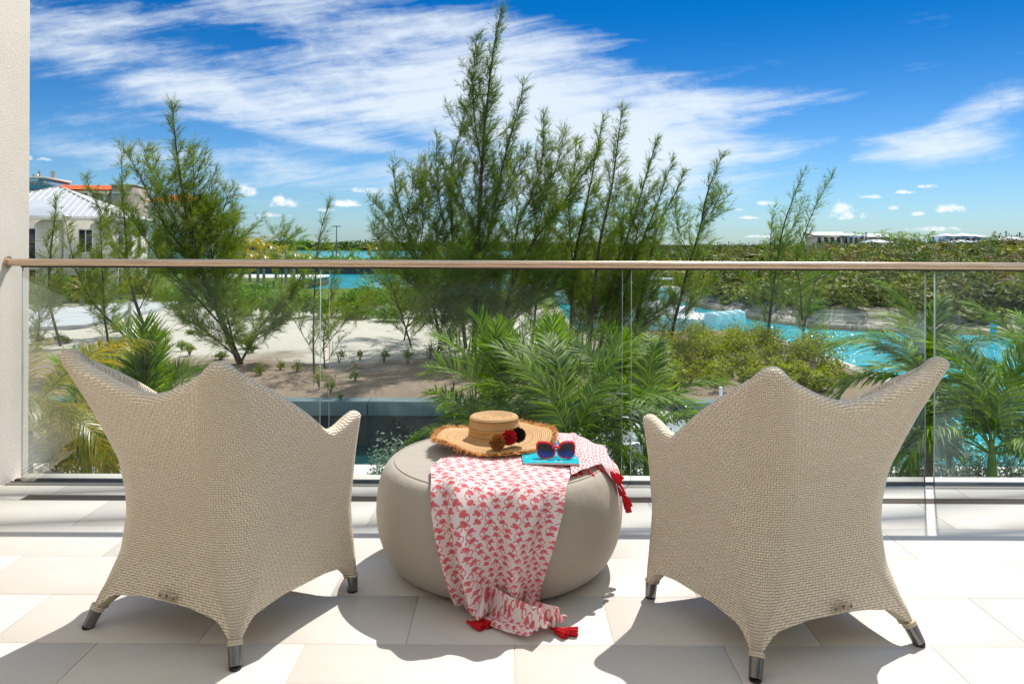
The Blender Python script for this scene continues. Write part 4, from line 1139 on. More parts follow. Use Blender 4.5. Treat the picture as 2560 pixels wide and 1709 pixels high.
mb.build('bridge', M_REDPLASTIC, sg, smooth=True)

# ================================================================== VEGETATION
def needles_block(mb, base, dirs, L, w, tint):
    """thin one-triangle needles"""
    n = len(base); r_ = NP.normal(size=(n, 3)); s_ = np.cross(dirs, r_); s_ /= np.maximum(np.linalg.norm(s_, axis=1, keepdims=True), 1e-6)
    V = np.stack([base - s_ * w[:, None], base + s_ * w[:, None], base + dirs * L[:, None]], 1).reshape(-1, 3)
    mb.add(V, np.arange(n * 3).reshape(-1, 3), np.repeat(tint, 3))
def unit(v): return v / np.maximum(np.linalg.norm(v, axis=-1, keepdims=True), 1e-9)
def casuarina(stems, label, group=None, mat=None, Wd=1.0, dens=1.0, wind=0.25, nl=1.0, zlow=0.05, trunk_r=0.075):
    """stems: list of world polylines (base to tip)"""
    base = stems[0][0]; root = tag(empty('casuarina_tree', base), label, 'tree', group)
    tr = MB(); cr = MB(); B0 = Vector(base)
    for si, st in enumerate(stems):
        st = [Vector(p) - B0 for p in st]
        pl = np.array([list(p) for p in st]); sl_ = np.concatenate([[0], np.cumsum(np.linalg.norm(np.diff(pl, axis=0), axis=1))]); T = sl_[-1]
        ss = np.linspace(0, T, 16); pp = np.stack([np.interp(ss, sl_, pl[:, q]) for q in range(3)], -1)
        for _ in range(2): pp[1:-1] = (pp[:-2] + 2 * pp[1:-1] + pp[2:]) / 4
        r0 = trunk_r * (0.55 if si else 1.0) * min(1.4, T / 9)
        tr.tube([tuple(p) for p in pp], [max(0.008, r0 * (1 - s / T) ** 0.8 + 0.006) for s in ss], 6, cap=False)
        z0 = zlow if si == 0 else 0.06
        nb = int(T * 7.0 * dens)
        for b_ in range(nb):
            t = z0 + (1 - z0) * ((b_ + rnd.random()) / nb); s_ = t * T
            p = np.array([np.interp(s_, ss, pp[:, q]) for q in range(3)])
            tan = unit(np.array([np.interp(min(s_ + .3, T), ss, pp[:, q]) for q in range(3)]) - p + np.array([0, 0, 1e-4]))
            az = rnd.uniform(0, 2 * math.pi); out = np.array([math.cos(az), math.sin(az), 0.0])
            up = 0.30 + 1.3 * t + rnd.uniform(-.35, .30)
            d = unit(out + tan * up + np.array([wind * 0.6, 0, 0]))
            prof_ = min(1.15, (1 - t) * 1.6 + 0.07)
            Lb = Wd * prof_ * rnd.uniform(0.5, 1.3) * 1.7
            m = 5; bp_ = [p]; dd = d.copy(); q = p.copy()
            for k in range(m):
                dd = unit(dd + np.array([wind * 0.10, 0, 0.16]) + NP.normal(size=3) * 0.09); q = q + dd * Lb / m; bp_.append(q.copy())
            tr.tube([tuple(x) for x in bp_[:4]], [0.016 * (0.5 + Lb * .5), 0.012, 0.009, 0.006], 3, cap=False)
            bp_ = np.array(bp_)
            ns = max(4, int(Lb * 13))
            tt = NP.uniform(0.12, 1.0, ns); f = tt * m; kk = np.minimum(f.astype(int), m - 1); fr = (f - kk)[:, None]
            q0 = bp_[kk] * (1 - fr) + bp_[kk + 1] * fr; bd = unit(bp_[kk + 1] - bp_[kk])
            sdn = unit(bd * 1.0 + NP.normal(size=(ns, 3)) * 0.50 + np.array([wind * .4, 0, 0.05]))
            Ls = NP.uniform(0.22, 0.60, ns) * (0.6 + 0.4 * Wd)
            shade = NP.uniform(0, 1, ns)
            # twig itself
            needles_block(cr, q0, sdn, Ls * 0.9, np.full(ns, 0.007), shade * .4)
            nn = int(17 * nl); idx = np.repeat(np.arange(ns), nn); u = NP.uniform(0.0, 1.0, len(idx))
            bb = q0[idx] + sdn[idx] * (u * Ls[idx])[:, None]
            nd = unit(sdn[idx] * 0.95 + NP.normal(size=(len(idx), 3)) * 0.36 + np.array([wind * .5, 0, -0.05]))
            needles_block(cr, bb, nd, NP.uniform(0.14, 0.34, len(idx)), NP.uniform(0.0042, 0.0078, len(idx)), np.clip(shade[idx] * .6 + NP.uniform(-.1, .5, len(idx)), 0, 1))
    tr.build('trunk', M_BARK, root, smooth=True); cr.build('crown', mat or M_NEEDLE, root)
    return root
def S2(pts, Y, dY=0.0):
    n = len(pts); return [P(x, y, Y + dY * (i / max(1, n - 1))) for i, (x, y) in enumerate(pts)]
def base_on_ground(pts, Y):
    p = P(pts[0][0], pts[0][1], Y); return p
def CT(stems_px, Y, label, **kw):
    st = []
    for i, s_ in enumerate(stems_px):
        q = S2(s_, Y, rnd.uniform(-1.3, 1.3))
        if i == 0: q[0].z = G - 0.05
        st.append(q)
    return casuarina(st, label, **kw)
Gc = 'casuarina trees on the sandy peninsula'
CT([[(604, 915), (574, 850), (534, 750), (490, 648), (462, 515), (438, 363), (431, 262)],
    [(534, 750), (482, 640), (417, 580), (370, 480), (330, 400), (310, 372)],
    [(490, 648), (440, 560), (400, 470), (370, 420), (355, 370)],
    [(520, 700), (545, 590), (562, 510), (578, 475)],
    [(500, 660), (478, 560), (485, 470), (482, 365)],
    [(560, 820), (470, 720), (390, 640), (340, 560), (300, 520)],
    [(590, 880), (560, 760), (556, 660), (590, 560), (585, 540)],
    [(600, 905), (660, 800), (720, 740), (770, 680)],
    [(590, 890), (520, 830), (450, 790), (400, 740)],
    [(545, 780), (530, 640), (520, 560), (530, 455)],
    [(604, 905), (640, 840), (690, 800), (740, 770)]], 31.5,
   'broad fan-shaped casuarina tree behind the left armchair', group=Gc, Wd=1.0, dens=1.0, zlow=0.10, trunk_r=0.10)
CT([[(371, 845), (336, 750), (316, 671), (317, 595), (308, 527), (303, 380)],
    [(330, 720), (290, 620), (250, 520), (210, 440)], [(345, 780), (400, 660), (410, 560)]], 41,
   'tall slim casuarina tree at the lit corner of the white-roofed villa', group=Gc, Wd=0.85, dens=.9, zlow=.15)
CT([[(153, 870), (122, 760), (124, 651), (135, 560), (142, 492)]], 37, 'thin sapling casuarina nearest the terrace wall, before the villa window', group=Gc, Wd=.5, dens=1.1, nl=.8, zlow=.2)
CT([[(318, 845), (226, 751), (191, 680), (176, 620), (163, 550)], [(240, 770), (215, 680), (230, 640)]], 40.5, 'left-leaning casuarina between the two villa windows', group=Gc, Wd=.75, dens=1.0)
CT([[(272, 870), (262, 800), (259, 731), (254, 650), (251, 541)]], 38, 'upright young casuarina before the right villa window', group=Gc, Wd=.75, dens=1.0)
CT([[(92, 880), (100, 800), (90, 740), (75, 700)], [(100, 800), (130, 740), (150, 700)]], 35.5, 'low wispy casuarina half hidden by the terrace wall', group=Gc, Wd=.7, dens=1.0)
CT([[(786, 938), (783, 880), (784, 780), (789, 674), (797, 588), (823, 505)], [(783, 880), (735, 800), (700, 750)], [(784, 860), (815, 800), (850, 770)]], 29.3,
   'very thin solitary casuarina sapling behind the left glass joint', group=Gc, Wd=.42, dens=.75, nl=.55, trunk_r=.05, zlow=.3)
CT([[(812, 905), (808, 850), (820, 760), (830, 690), (856, 655)], [(812, 870), (870, 790), (920, 740)]], 31, 'low bushy casuarina sapling just right of the left glass joint', group=Gc, Wd=.6, dens=.8, nl=.7, trunk_r=.05)
CT([[(1030, 872), (1005, 790), (978, 713), (950, 640)], [(1005, 800), (930, 760), (880, 790)], [(1015, 820), (1080, 760), (1120, 800)]], 37, 'drooping casuarina sapling leaning left over the pale sand', group=Gc, Wd=.9, dens=.8, nl=.8)
CT([[(1105, 840), (1080, 740), (1042, 651), (1010, 545), (985, 480), (985, 405)], [(1050, 670), (990, 580), (955, 520), (924, 500)], [(1042, 651), (1060, 560), (1050, 470), (1062, 400)], [(1080, 740), (1000, 690), (950, 610), (935, 560)], [(1015, 560), (1030, 480), (1040, 430)]], 36,
   'casuarina at the left edge of the tall grove with a spur pointing left', group=Gc, Wd=.95, dens=1.0)
CT([[(1165, 850), (1150, 740), (1133, 651), (1128, 520), (1128, 400), (1160, 300), (1168, 262)], [(1133, 640), (1100, 520), (1090, 420), (1092, 345)], [(1140, 700), (1090, 620), (1100, 540)]], 36.5,
   'grove casuarina just left of the tallest one', group=Gc, mat=M_NEEDLE_D, Wd=.95, dens=1.05)
CT([[(1185, 850), (1190, 740), (1192, 651), (1198, 545), (1208, 340), (1228, 170), (1236, 90), (1253, 24)], [(1205, 420), (1185, 300), (1182, 190), (1192, 92)], [(1195, 600), (1150, 480), (1145, 400)]], 34,
   'tallest casuarina of the grove, its tip nearly at the top of the picture', group=Gc, mat=M_NEEDLE_D, Wd=.95, dens=1.2, trunk_r=.10)
CT([[(1215, 860), (1200, 740), (1200, 651), (1237, 534), (1250, 430), (1290, 300), (1310, 208)], [(1237, 534), (1290, 440), (1310, 380)]], 35,
   'grove casuarina forking right of the tallest one', group=Gc, mat=M_NEEDLE_D, Wd=.95, dens=1.1)
CT([[(1235, 850), (1280, 700), (1309, 645), (1337, 594), (1400, 520), (1449, 450), (1500, 370)], [(1280, 700), (1290, 560), (1337, 479), (1360, 390), (1358, 288)], [(1337, 594), (1370, 480), (1395, 410), (1410, 330)]], 33.5,
   'grove casuarina whose dark trunk slants far to the right', group=Gc, Wd=.95, dens=1.1)
CT([[(1425, 860), (1430, 740), (1432, 654), (1466, 511), (1492, 380), (1505, 300)], [(1432, 660), (1420, 520), (1435, 430), (1442, 350)]], 36,
   'slim casuarina rising right of the slanting trunk', group=Gc, Wd=.85, dens=1.1)
CT([[(1470, 870), (1485, 740), (1492, 654), (1498, 594), (1527, 500), (1540, 390), (1556, 270)]], 34.5, 'casuarina with two bare forks standing right of the grove centre', group=Gc, Wd=.85, dens=1.15)
CT([[(1500, 860), (1520, 740), (1544, 654), (1584, 551), (1615, 440), (1644, 345)], [(1544, 660), (1560, 540), (1560, 450)]], 36, 'right-leaning casuarina with feathery tip below the cloud bank', group=Gc, Wd=.75, dens=1.0)
CT([[(1545, 860), (1560, 740), (1581, 654), (1621, 568), (1655, 480), (1679, 402)], [(1575, 680), (1600, 540), (1640, 460)]], 35, 'second last casuarina of the slanting row', group=Gc, Wd=.7, dens=1.0)
CT([[(1580, 870), (1600, 760), (1624, 654), (1645, 551), (1682, 500), (1712, 430)]], 37, 'short casuarina closing the slanting row on the right', group=Gc, Wd=.6, dens=1.0)
CT([[(1672, 862), (1680, 820), (1705, 735), (1722, 654), (1753, 574), (1765, 479), (1808, 385)], [(1722, 640), (1690, 560), (1688, 500)], [(1753, 574), (1790, 510), (1806, 470)], [(1690, 790), (1740, 740), (1790, 690)]], 37,
   'lone wind-swept casuarina behind the boat engines', group=Gc, Wd=.65, dens=1.0)
CT([[(1915, 868), (1924, 800), (1932, 720), (1945, 640), (1955, 570), (1985, 490), (2010, 428)], [(1924, 790), (1890, 720), (1850, 690)], [(1925, 790), (1975, 740), (2040, 690)], [(1945, 640), (1985, 560), (2012, 495)], [(1930, 700), (1925, 600), (1935, 520)]], 37,
   'leaning casuarina by the canal, left of a close pair', group=Gc, Wd=.5, dens=.85, nl=.75)
CT([[(2005, 868), (2012, 800), (2040, 700), (2060, 640)], [(2005, 800), (2000, 700), (1985, 657), (2029, 536), (2055, 480), (2083, 436)], [(2012, 800), (1970, 740)], [(2040, 700), (2080, 680)]], 38,
   'leaning casuarina by the canal, right of a close pair', group=Gc, Wd=.5, dens=.85, nl=.75)
CT([[(1330, 870), (1340, 760), (1352, 650), (1365, 560), (1385, 470)], [(1345, 740), (1390, 640), (1430, 560)]], 38, 'shorter casuarina filling the back of the grove', group=Gc, mat=M_NEEDLE_D, Wd=1.0, dens=1.1)
CT([[(1440, 880), (1455, 780), (1475, 680), (1520, 600), (1560, 540)], [(1455, 780), (1400, 700), (1380, 640)]], 39, 'low casuarina behind the tall fan palm crown', group=Gc, Wd=1.0, dens=1.1)
CT([[(1090, 860), (1110, 780), (1150, 690), (1170, 600)], [(1110, 780), (1060, 720), (1030, 690)], [(1115, 770), (1200, 700), (1250, 680)]], 33, 'low spreading casuarina under the tallest one', group=Gc, mat=M_NEEDLE_D, Wd=1.5, dens=1.5)
CT([[(1560, 880), (1575, 830), (1600, 760), (1640, 700)], [(1575, 830), (1530, 770), (1500, 740)], [(1580, 830), (1640, 780), (1690, 760)]], 36.5, 'low spreading casuarina left of the white boat engines', group=Gc, Wd=1.0, dens=.8)
CT([[(705, 640), (706, 610), (712, 585), (722, 562)], [(706, 610), (690, 585), (680, 575)], [(706, 610), (730, 590), (742, 578)]], 95, 'small grey-green casuarina rising above the distant palms', group=Gc, Wd=1.3, dens=.7)

CT([[(1270, 880), (1280, 800), (1300, 720), (1330, 660)], [(1278, 800), (1230, 730), (1215, 690)], [(1285, 780), (1350, 720), (1400, 700)]], 35, 'low casuarina thicket in the middle of the grove', group=Gc, mat=M_NEEDLE_D, Wd=1.5, dens=1.5)
CT([[(1500, 885), (1510, 800), (1530, 720), (1555, 660)], [(1508, 800), (1460, 740), (1440, 700)], [(1512, 790), (1580, 730), (1610, 700)]], 36, 'low casuarina thicket at the middle glass joint', group=Gc, Wd=1.45, dens=1.4)
CT([[(1010, 830), (1030, 760), (1060, 700), (1075, 640)], [(1025, 770), (980, 720), (950, 700)]], 40, 'low casuarina thicket at the left foot of the grove', group=Gc, mat=M_NEEDLE_D, Wd=1.3, dens=1.2)
# ---- palms
def frond_mesh(L, nleaf, leafL, droop, width, seed, lift=0.5, name='frond', mat=None, vee=0.45, tip=0.35, scat=.22):
    g = np.random.default_rng(seed); mb = MB()
    n = 26; ang = lift; p = np.array([0.0, 0, 0]); pts = [p.copy()]; ds = []
    for i in range(n):
        t = (i + 1) / n; ang -= droop / n * (0.5 + 1.1 * t); d = np.array([math.cos(ang), 0, math.sin(ang)]); ds.append(d); p = p + d * L / n; pts.append(p.copy())
    ds.append(ds[-1]); pts = np.array(pts); ds = np.array(ds)
    mb.tube([tuple(q) for q in pts[::2]], [0.012 * (1 - i / 13.5) + 0.0025 for i in range(len(pts[::2]))], 5, tint=0.9, cap=False)
    for q in range(nleaf):
        t = 0.16 + 0.84 * (q / (nleaf - 1)); f = t * n; k = min(int(f), n - 1); fr = f - k; b0 = pts[k] * (1 - fr) + pts[k + 1] * fr; tn = ds[k]
        up = np.array([-tn[2], 0, tn[0]])
        for sd_ in (-1, 1):
            ll = leafL * (math.sin(min(1, (t - .10) / .35) * math.pi / 2) ** .7) * (1 - max(0, t - .55) ** 1.5 * 1.6) * g.uniform(.85, 1.1)
            fw = 0.55 + 1.2 * t ** 2
            d = tn * fw + np.array([0, sd_, 0]) * g.uniform(.75, 1.2) + up * (vee + g.uniform(-scat, scat)); d /= np.linalg.norm(d)
            w = width * g.uniform(.8, 1.15); wv = np.cross(d, up); wv /= np.linalg.norm(wv)
            m1 = b0 + d * ll * .35; d2 = d + np.array([0, 0, -tip * g.uniform(.4, 1.5)]); d2 /= np.linalg.norm(d2)
            m2 = m1 + d2 * ll * .35; d3 = d2 + np.array([0, 0, -tip * g.uniform(.6, 1.8)]); d3 /= np.linalg.norm(d3); e = m2 + d3 * ll * .32
            tt = g.uniform(0, 1.0) ** 1.6
            V = [b0 - wv * w * .4, b0 + wv * w * .4, m1 - wv * w, m1 + wv * w, m2 - wv * w * .7, m2 + wv * w * .7, e]
            tv = [tt * .5, tt * .5, tt, tt, tt + .1, tt + .1, min(1.0, tt + .5)]
            mb.add(V, [[0, 1, 3, 2], [2, 3, 5, 4]], tv); mb.F.append(np.array([[4, 5, 6]]) + mb.n - 7)
    return mb.build(name, mat, None, link=False).data
FR = {}
def get_fronds(kind):
    if kind in FR: return FR[kind]
    if kind == 'adonidia': FR[kind] = [frond_mesh(1.9, 56, 0.54, dr, 0.0150, 40 + i, 0.25, mat=M_PALM, vee=.12, tip=.55, scat=.40) for i, dr in enumerate((1.0, 1.5, 1.9, 2.3))]
    if kind == 'fan': FR[kind] = [frond_mesh(1.35, 42, 0.50, dr, 0.0125, 60 + i, 0.25, mat=M_PALM, vee=.5, tip=.08, scat=.8) for i, dr in enumerate((0.3, 0.7, 1.2, 1.6))]
    if kind == 'coconut': FR[kind] = [frond_mesh(3.0, 84, 0.72, dr, 0.012, 80 + i, 0.2, mat=M_PALM_Y, vee=.05, tip=.55) for i, dr in enumerate((1.0, 1.5, 2.0, 2.4))]
    if kind == 'far': FR[kind] = [frond_mesh(2.6, 22, 0.65, dr, 0.040, 90 + i, 0.2, mat=M_PALM, vee=.1, tip=.5) for i, dr in enumerate((1.2, 1.9))]
    if kind == 'fary': FR[kind] = [frond_mesh(2.6, 22, 0.70, dr, 0.045, 95 + i, 0.2, mat=M_PALM_Y, vee=.1, tip=.5) for i, dr in enumerate((1.2, 1.9))]
    return FR[kind]
def palm(loc, kind, nfr, label, group=None, trunk_h=3.0, tr=0.085, scale=1.0, shaft=True, elmin=-10, elmax=80, azs=None, name='palm_tree', seed=0, crown_off=None, lean=(0, 0)):
    """loc = ground point; fronds are parts"""
    g = random.Random(seed + 17); root = tag(empty(name, loc), label, 'palm', group)
    top = Vector((lean[0], lean[1], trunk_h))
    mb = MB(); pts = [(lean[0] * (t ** 1.6), lean[1] * (t ** 1.6), trunk_h * t) for t in np.linspace(0, 1, 10)]
    mb.tube(pts, [tr * (1.35 - 0.4 * t) for t in np.linspace(0, 1, 10)], 10); mb.build('trunk', M_TRUNK, root, smooth=True)
    if shaft:
        mb = MB(); mb.tube([top, top + Vector((0, 0, .08)), top + Vector((0, 0, .35)), top + Vector((0, 0, .75)), top + Vector((0, 0, .95))], [tr * .95, tr * 1.25, tr * 1.0, tr * .62, tr * .3], 10)
        mb.build('crownshaft', M_SHAFT, root, smooth=True); top = top + Vector((0, 0, .80))
    ms = get_fronds(kind)
    for i in range(nfr):
        az = azs[i][0] if azs and i < len(azs) else math.degrees(i * 2.39996) + g.uniform(-12, 12)
        el = azs[i][1] if azs and i < len(azs) else elmin + (elmax - elmin) * ((i + .5) / nfr) ** 0.9 + g.uniform(-6, 6)
        if math.sin(R(az)) < -0.35 and el > 22 and kind in ('adonidia', 'fan'): az = -az
        k = 3 - int((el - elmin) / max(1, elmax - elmin) * 3.6) if len(ms) > 2 else g.randrange(len(ms)); k = max(0, min(len(ms) - 1, k))
        o = bpy.data.objects.new('frond', ms[k]); col.objects.link(o); o.parent = root
        o.location = top + Vector((g.uniform(-.03, .03), g.uniform(-.03, .03), g.uniform(-.08, .08)))
        s_ = scale * g.uniform(.85, 1.1); o.scale = (s_, s_, s_)
        o.rotation_euler = Matrix.Rotation(R(az), 3, 'Z').to_euler() if False else (Matrix.Rotation(R(az), 3, 'Z') @ Matrix.Rotation(-R(el), 3, 'Y') @ Matrix.Rotation(R(g.uniform(-25, 25)), 3, 'X')).to_euler()
    return root
gp_ = G - 0.3
def palm_at(px, py, Y, kind, nfr, label, **kw):
    """crown centre given by photo position at distance Y"""
    p = P(px, py, Y); th = p.z - gp_ - (0.8 if kw.get('shaft', True) else 0)
    return palm((p.x, p.y, gp_), kind, nfr, label, trunk_h=th, **kw)
# right palms
palm_at(2325, 985, 12.6, 'adonidia', 17, 'tall palm with smooth green crownshaft behind the right glass joint', seed=1, scale=1.05, azs=[(178, 32), (168, 52), (150, 18), (8, 28), (-2, 50), (22, 14), (90, 62), (70, 45), (200, 8), (-24, 6), (110, 76), (60, 82), (-50, 12), (235, 14), (128, 44), (188, 62), (40, 58)], elmin=-6, elmax=80, tr=.075, name='palm_tree')
palm_at(2480, 1130, 11.0, 'adonidia', 14, 'lower palm with arching fronds at the right edge of the terrace view', seed=5, scale=1.1, elmin=0, elmax=78, tr=.085)
palm_at(2600, 1020, 14.5, 'adonidia', 13, 'palm cut by the right edge of the picture', seed=8, scale=1.2, elmin=-5, elmax=75, tr=.08)
# centre palms
palm_at(1385, 1000, 12.5, 'fan', 20, 'upright dark green palm crown highest above the straw hat', seed=11, scale=1.0, elmin=5, elmax=86, tr=.07)
palm_at(1250, 1010, 12.0, 'fan', 16, 'spiky green palm crown left of the highest centre crown', seed=14, scale=1.0, elmin=0, elmax=82, tr=.07)
palm_at(1545, 1010, 12.8, 'fan', 15, 'palm crown behind the middle glass joint', seed=19, scale=1.05, elmin=0, elmax=80, tr=.07)
palm_at(1430, 1130, 10.6, 'adonidia', 18, 'low spreading palm directly behind the hat and scarf', seed=23, scale=1.05, elmin=-4, elmax=70, tr=.08)
palm_at(1220, 1105, 11.5, 'adonidia', 12, 'low palm with combed fronds reaching left towards the dark seawall', seed=27, scale=.95, elmin=-2, elmax=60, tr=.07)
palm_at(1620, 1090, 11.8, 'adonidia', 12, 'low palm arching over the moored white boat', seed=29, scale=1.05, elmin=0, elmax=65, tr=.07)
# left palms
palm_at(360, 1075, 11.0, 'fan', 22, 'bright green spiky palm behind the left armchair back', seed=31, scale=1.05, elmin=0, elmax=85, tr=.07)
palm_at(215, 1090, 11.6, 'fan', 14, 'green palm between the terrace wall and the left armchair', seed=35, scale=1.0, elmin=0, elmax=75, tr=.07)
palm_at(60, 1035, 8.6, 'coconut', 15, 'yellowing coconut palm drooping beside the terrace wall', seed=37, scale=.62, shaft=False, elmin=-25, elmax=45, tr=.09, name='coconut_palm')
palm_at(140, 1180, 9.6, 'coconut', 12, 'second yellow-green coconut palm low beside the terrace wall', seed=41, scale=.52, shaft=False, elmin=-10, elmax=60, tr=.09, name='coconut_palm')
# distant palms
def far_palm(px, py_top, Y, label, z=G, **kw):
    p = P(px, py_top, Y); return palm((p.x, p.y, z), kw.pop('kind', 'far'), kw.pop('n', 9), label, trunk_h=max(1.0, p.z - z), shaft=False, elmin=-25, elmax=60, tr=.14, name='palm_tree', **kw)
Gp = 'palms along the distant bank'
for i, (x, y, Y, kd, sc_) in enumerate([(625, 615, 100, 'fary', 1.35), (660, 622, 92, 'fary', 1.3), (690, 628, 100, 'fary', 1.2), (735, 618, 96, 'far', 1.3), (600, 640, 84, 'fary', 1.1), (715, 640, 88, 'fary', 1.1), (645, 645, 86, 'fary', 1.0), (760, 648, 90, 'fary', .95)]):
    far_palm(x, y, Y, ['tall golden-green palm at the left of the distant palm clump', 'golden palm in the middle of the distant clump', 'golden palm right of the clump centre', 'dark green palm right in the distant clump', 'low golden palm at the left foot of the clump', 'low palm under the small casuarina', 'short golden palm right below the clump centre', 'small palm at the right end of the distant clump'][i], kind=kd, scale=sc_, seed=50 + i, group=Gp)
for i, (x, y, Y) in enumerate([(832, 622, 175), (883, 628, 178), (927, 622, 180), (1100, 630, 175)]):
    far_palm(x, y, Y, ['bushy palm left of the lamp pole foot on the far bank', 'small palm standing alone before the far turquoise water', 'yellowish palm left of the grove on the far bank', 'palm glimpsed through the grove on the far bank'][i], scale=1.0, seed=60 + i, kind='far' if i < 2 else 'fary', group=Gp)
for i, (x, y, Y) in enumerate([(2228, 592, 230), (2245, 590, 240), (2285, 592, 235), (2205, 588, 245), (2320, 595, 245), (2335, 595, 240), (2480, 600, 220), (2140, 594, 240), (2258, 596, 225)]):
    far_palm(x, y, Y, ['spiky dark palm just right of the long white ridge villa', 'tallest palm of the cluster behind the second ridge villa', 'palm alone in the middle of the ridge skyline', 'palm rising over the roof of the second ridge villa', 'palm left of the triple villa, first of a pair', 'palm left of the triple villa, second of a pair', 'palm just right of the triple villa', 'palm between the long villa and its low wing', 'shorter palm at the right of the ridge palm cluster'][i], z=-0.5, scale=1.5, seed=70 + i, group='palms on the ridge skyline')
for i, (x, y, Y) in enumerate([(150, 705, 60), (205, 725, 58), (330, 700, 62)]):
    far_palm(x, y, Y, ['young palm below the left villa window', 'small arching palm by the villa driveway', 'yellow palm shrub at the villa corner'][i], scale=.7, seed=90 + i, kind='fary' if i else 'far', n=10, group='young palms at the villa')

# ---- leafy shrubs
def leaf_cloud(mb, c, rad, n, size, shell=0.55, up=0.3, seed=None, tintlo=0.0, tinthi=1.0):
    g = NP; d = g.normal(size=(n, 3)); d[:, 2] = np.abs(d[:, 2]) * 1.0 - 0.15; d = unit(d)
    r_ = g.uniform(shell, 1.0, n) ** 0.7; lump = 1 + 0.22 * np.sin(d[:, 0] * 7 + c[0]) * np.sin(d[:, 1] * 6 + c[1]) + 0.15 * np.sin(d[:, 2] * 9 + c[0] * 3)
    p = d * (r_ * lump)[:, None] * np.asarray(rad) + np.asarray(c)
    nrm = unit(d + g.normal(size=(n, 3)) * 0.7 + np.array([0, 0, up])); a = unit(np.cross(nrm, g.normal(size=(n, 3)))); b_ = np.cross(nrm, a)
    s_ = (g.uniform(0.6, 1.3, n) * size)[:, None]
    V = np.stack([p - a * s_ * .9, p - b_ * s_ * .45, p + a * s_, p + b_ * s_ * .45], 1).reshape(-1, 3)
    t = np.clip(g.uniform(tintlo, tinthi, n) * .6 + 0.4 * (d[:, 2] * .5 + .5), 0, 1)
    mb.add(V, np.arange(n * 4).reshape(-1, 4), np.repeat(t, 4))
def shrub(loc, rad, n, size, mat, label, group, name='shrub', lobes=3, twig=True, shell=.55):
    root = tag(empty(name, loc), label, 'shrub', group); mb = MB()
    for k in range(lobes):
        o = np.array([rnd.uniform(-.45, .45) * rad[0], rnd.uniform(-.45, .45) * rad[1], rad[2] * rnd.uniform(.30, .50)]) if k else np.array([0, 0, rad[2] * .45])
        leaf_cloud(mb, o, np.array(rad) * rnd.uniform(.5, .75), n // lobes, size, shell)
    mb.build('foliage', mat, root)
    if twig:
        mb = MB()
        for k in range(5): a = rnd.uniform(0, 6.28); mb.tube([(0, 0, -.05), (math.cos(a) * rad[0] * .25, math.sin(a) * rad[1] * .25, rad[2] * .45), (math.cos(a) * rad[0] * .5, math.sin(a) * rad[1] * .5, rad[2] * .8)], [.02, .013, .005], 4)
        mb.build('stem', M_TWIG, root)
    return root
# bright green sea-grape bushes behind the sand
for i, (x, y, w, h) in enumerate([(870, 795, 48, 60), (925, 790, 62, 80), (985, 785, 60, 70), (1040, 795, 45, 55), (715, 800, 40, 62), (760, 795, 42, 60), (805, 800, 36, 55), (680, 795, 40, 50), (1110, 790, 55, 65), (1170, 795, 45, 55), (620, 790, 45, 55), (890, 800, 50, 35), (960, 805, 55, 32)]):
    Y = ground_Y(y, x); p = P(x, y, Y); s_ = Y / FPX
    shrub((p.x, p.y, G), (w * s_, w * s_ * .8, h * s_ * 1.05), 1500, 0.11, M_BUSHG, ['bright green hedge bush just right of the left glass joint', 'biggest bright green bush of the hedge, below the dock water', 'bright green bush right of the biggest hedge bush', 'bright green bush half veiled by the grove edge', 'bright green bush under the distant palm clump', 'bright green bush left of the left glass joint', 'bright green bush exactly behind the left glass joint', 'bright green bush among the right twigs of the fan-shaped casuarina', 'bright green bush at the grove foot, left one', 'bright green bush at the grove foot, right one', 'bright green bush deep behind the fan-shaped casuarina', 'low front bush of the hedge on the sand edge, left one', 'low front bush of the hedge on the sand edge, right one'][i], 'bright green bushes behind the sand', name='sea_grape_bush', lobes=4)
# yellow-green buttonwood scrub on the right of the peninsula
g = random.Random(3); cnt = 0
for k in range(300):
    x = g.uniform(1560, 2120); y = g.uniform(800, 985)
    Y = ground_Y(y, x); p = P(x, y, Y)
    if p.x > 3.4 and p.y > 40.5: continue
    if p.x > 13.0 or p.y < 25.9 or (x < 1640 and y < 900): continue
    dens_ = 1.0 if y > 850 else .8
    if cnt > 120: break
    h = g.uniform(.4, .85) if y > 930 else g.uniform(.7, 1.6)
    if g.random() < .12: continue
    cnt += 1
    shrub((p.x, p.y, G), (h * .75, h * .75, h), int(190 + 150 * h), 0.07, M_BUSHY, 'yellow-green scrub bush among others on the peninsula point', 'scrub bushes on the peninsula point', name='scrub_bush', lobes=3, shell=.3)
# sparse saplings on the brown soil
for i, (x, y, h, m_) in enumerate([(886, 960, .55, M_BUSHG), (800, 975, .75, M_BUSHY), (825, 985, .6, M_BUSHY), (852, 1000, .25, M_BUSHG), (960, 905, .6, M_BUSHG), (1020, 912, .8, M_BUSHG), (1075, 900, .9, M_BUSHG), (700, 930, .5, M_BUSHY), (650, 945, .6, M_BUSHY), (900, 898, .45, M_BUSHY), (740, 935, .5, M_BUSHY), (848, 905, .55, M_BUSHY)]):
    Y = ground_Y(y, x); p = P(x, y, Y)
    shrub((p.x, p.y, G), (h * .55, h * .55, h), int(160 * (h + .4)), 0.05, m_, ['bright green sprig alone on the brown soil left of the palms', 'sparse olive bush at the left glass joint', 'reddish-olive bush right beside the joint', 'tiny green seedling on bare soil', 'low green bush at the edge of the sand', 'green bush before the drooping casuarina', 'leafy bush under the drooping casuarina', 'dry tuft behind the left chair arm', 'dry tuft right of the left chair peak', 'dry tuft by the sand edge near the plank', 'dry tuft before the thin sapling', 'small dry bush behind the wooden plank'][i], 'small plants on the brown soil', name='sapling', lobes=2, shell=.2)
g_s = random.Random(21)
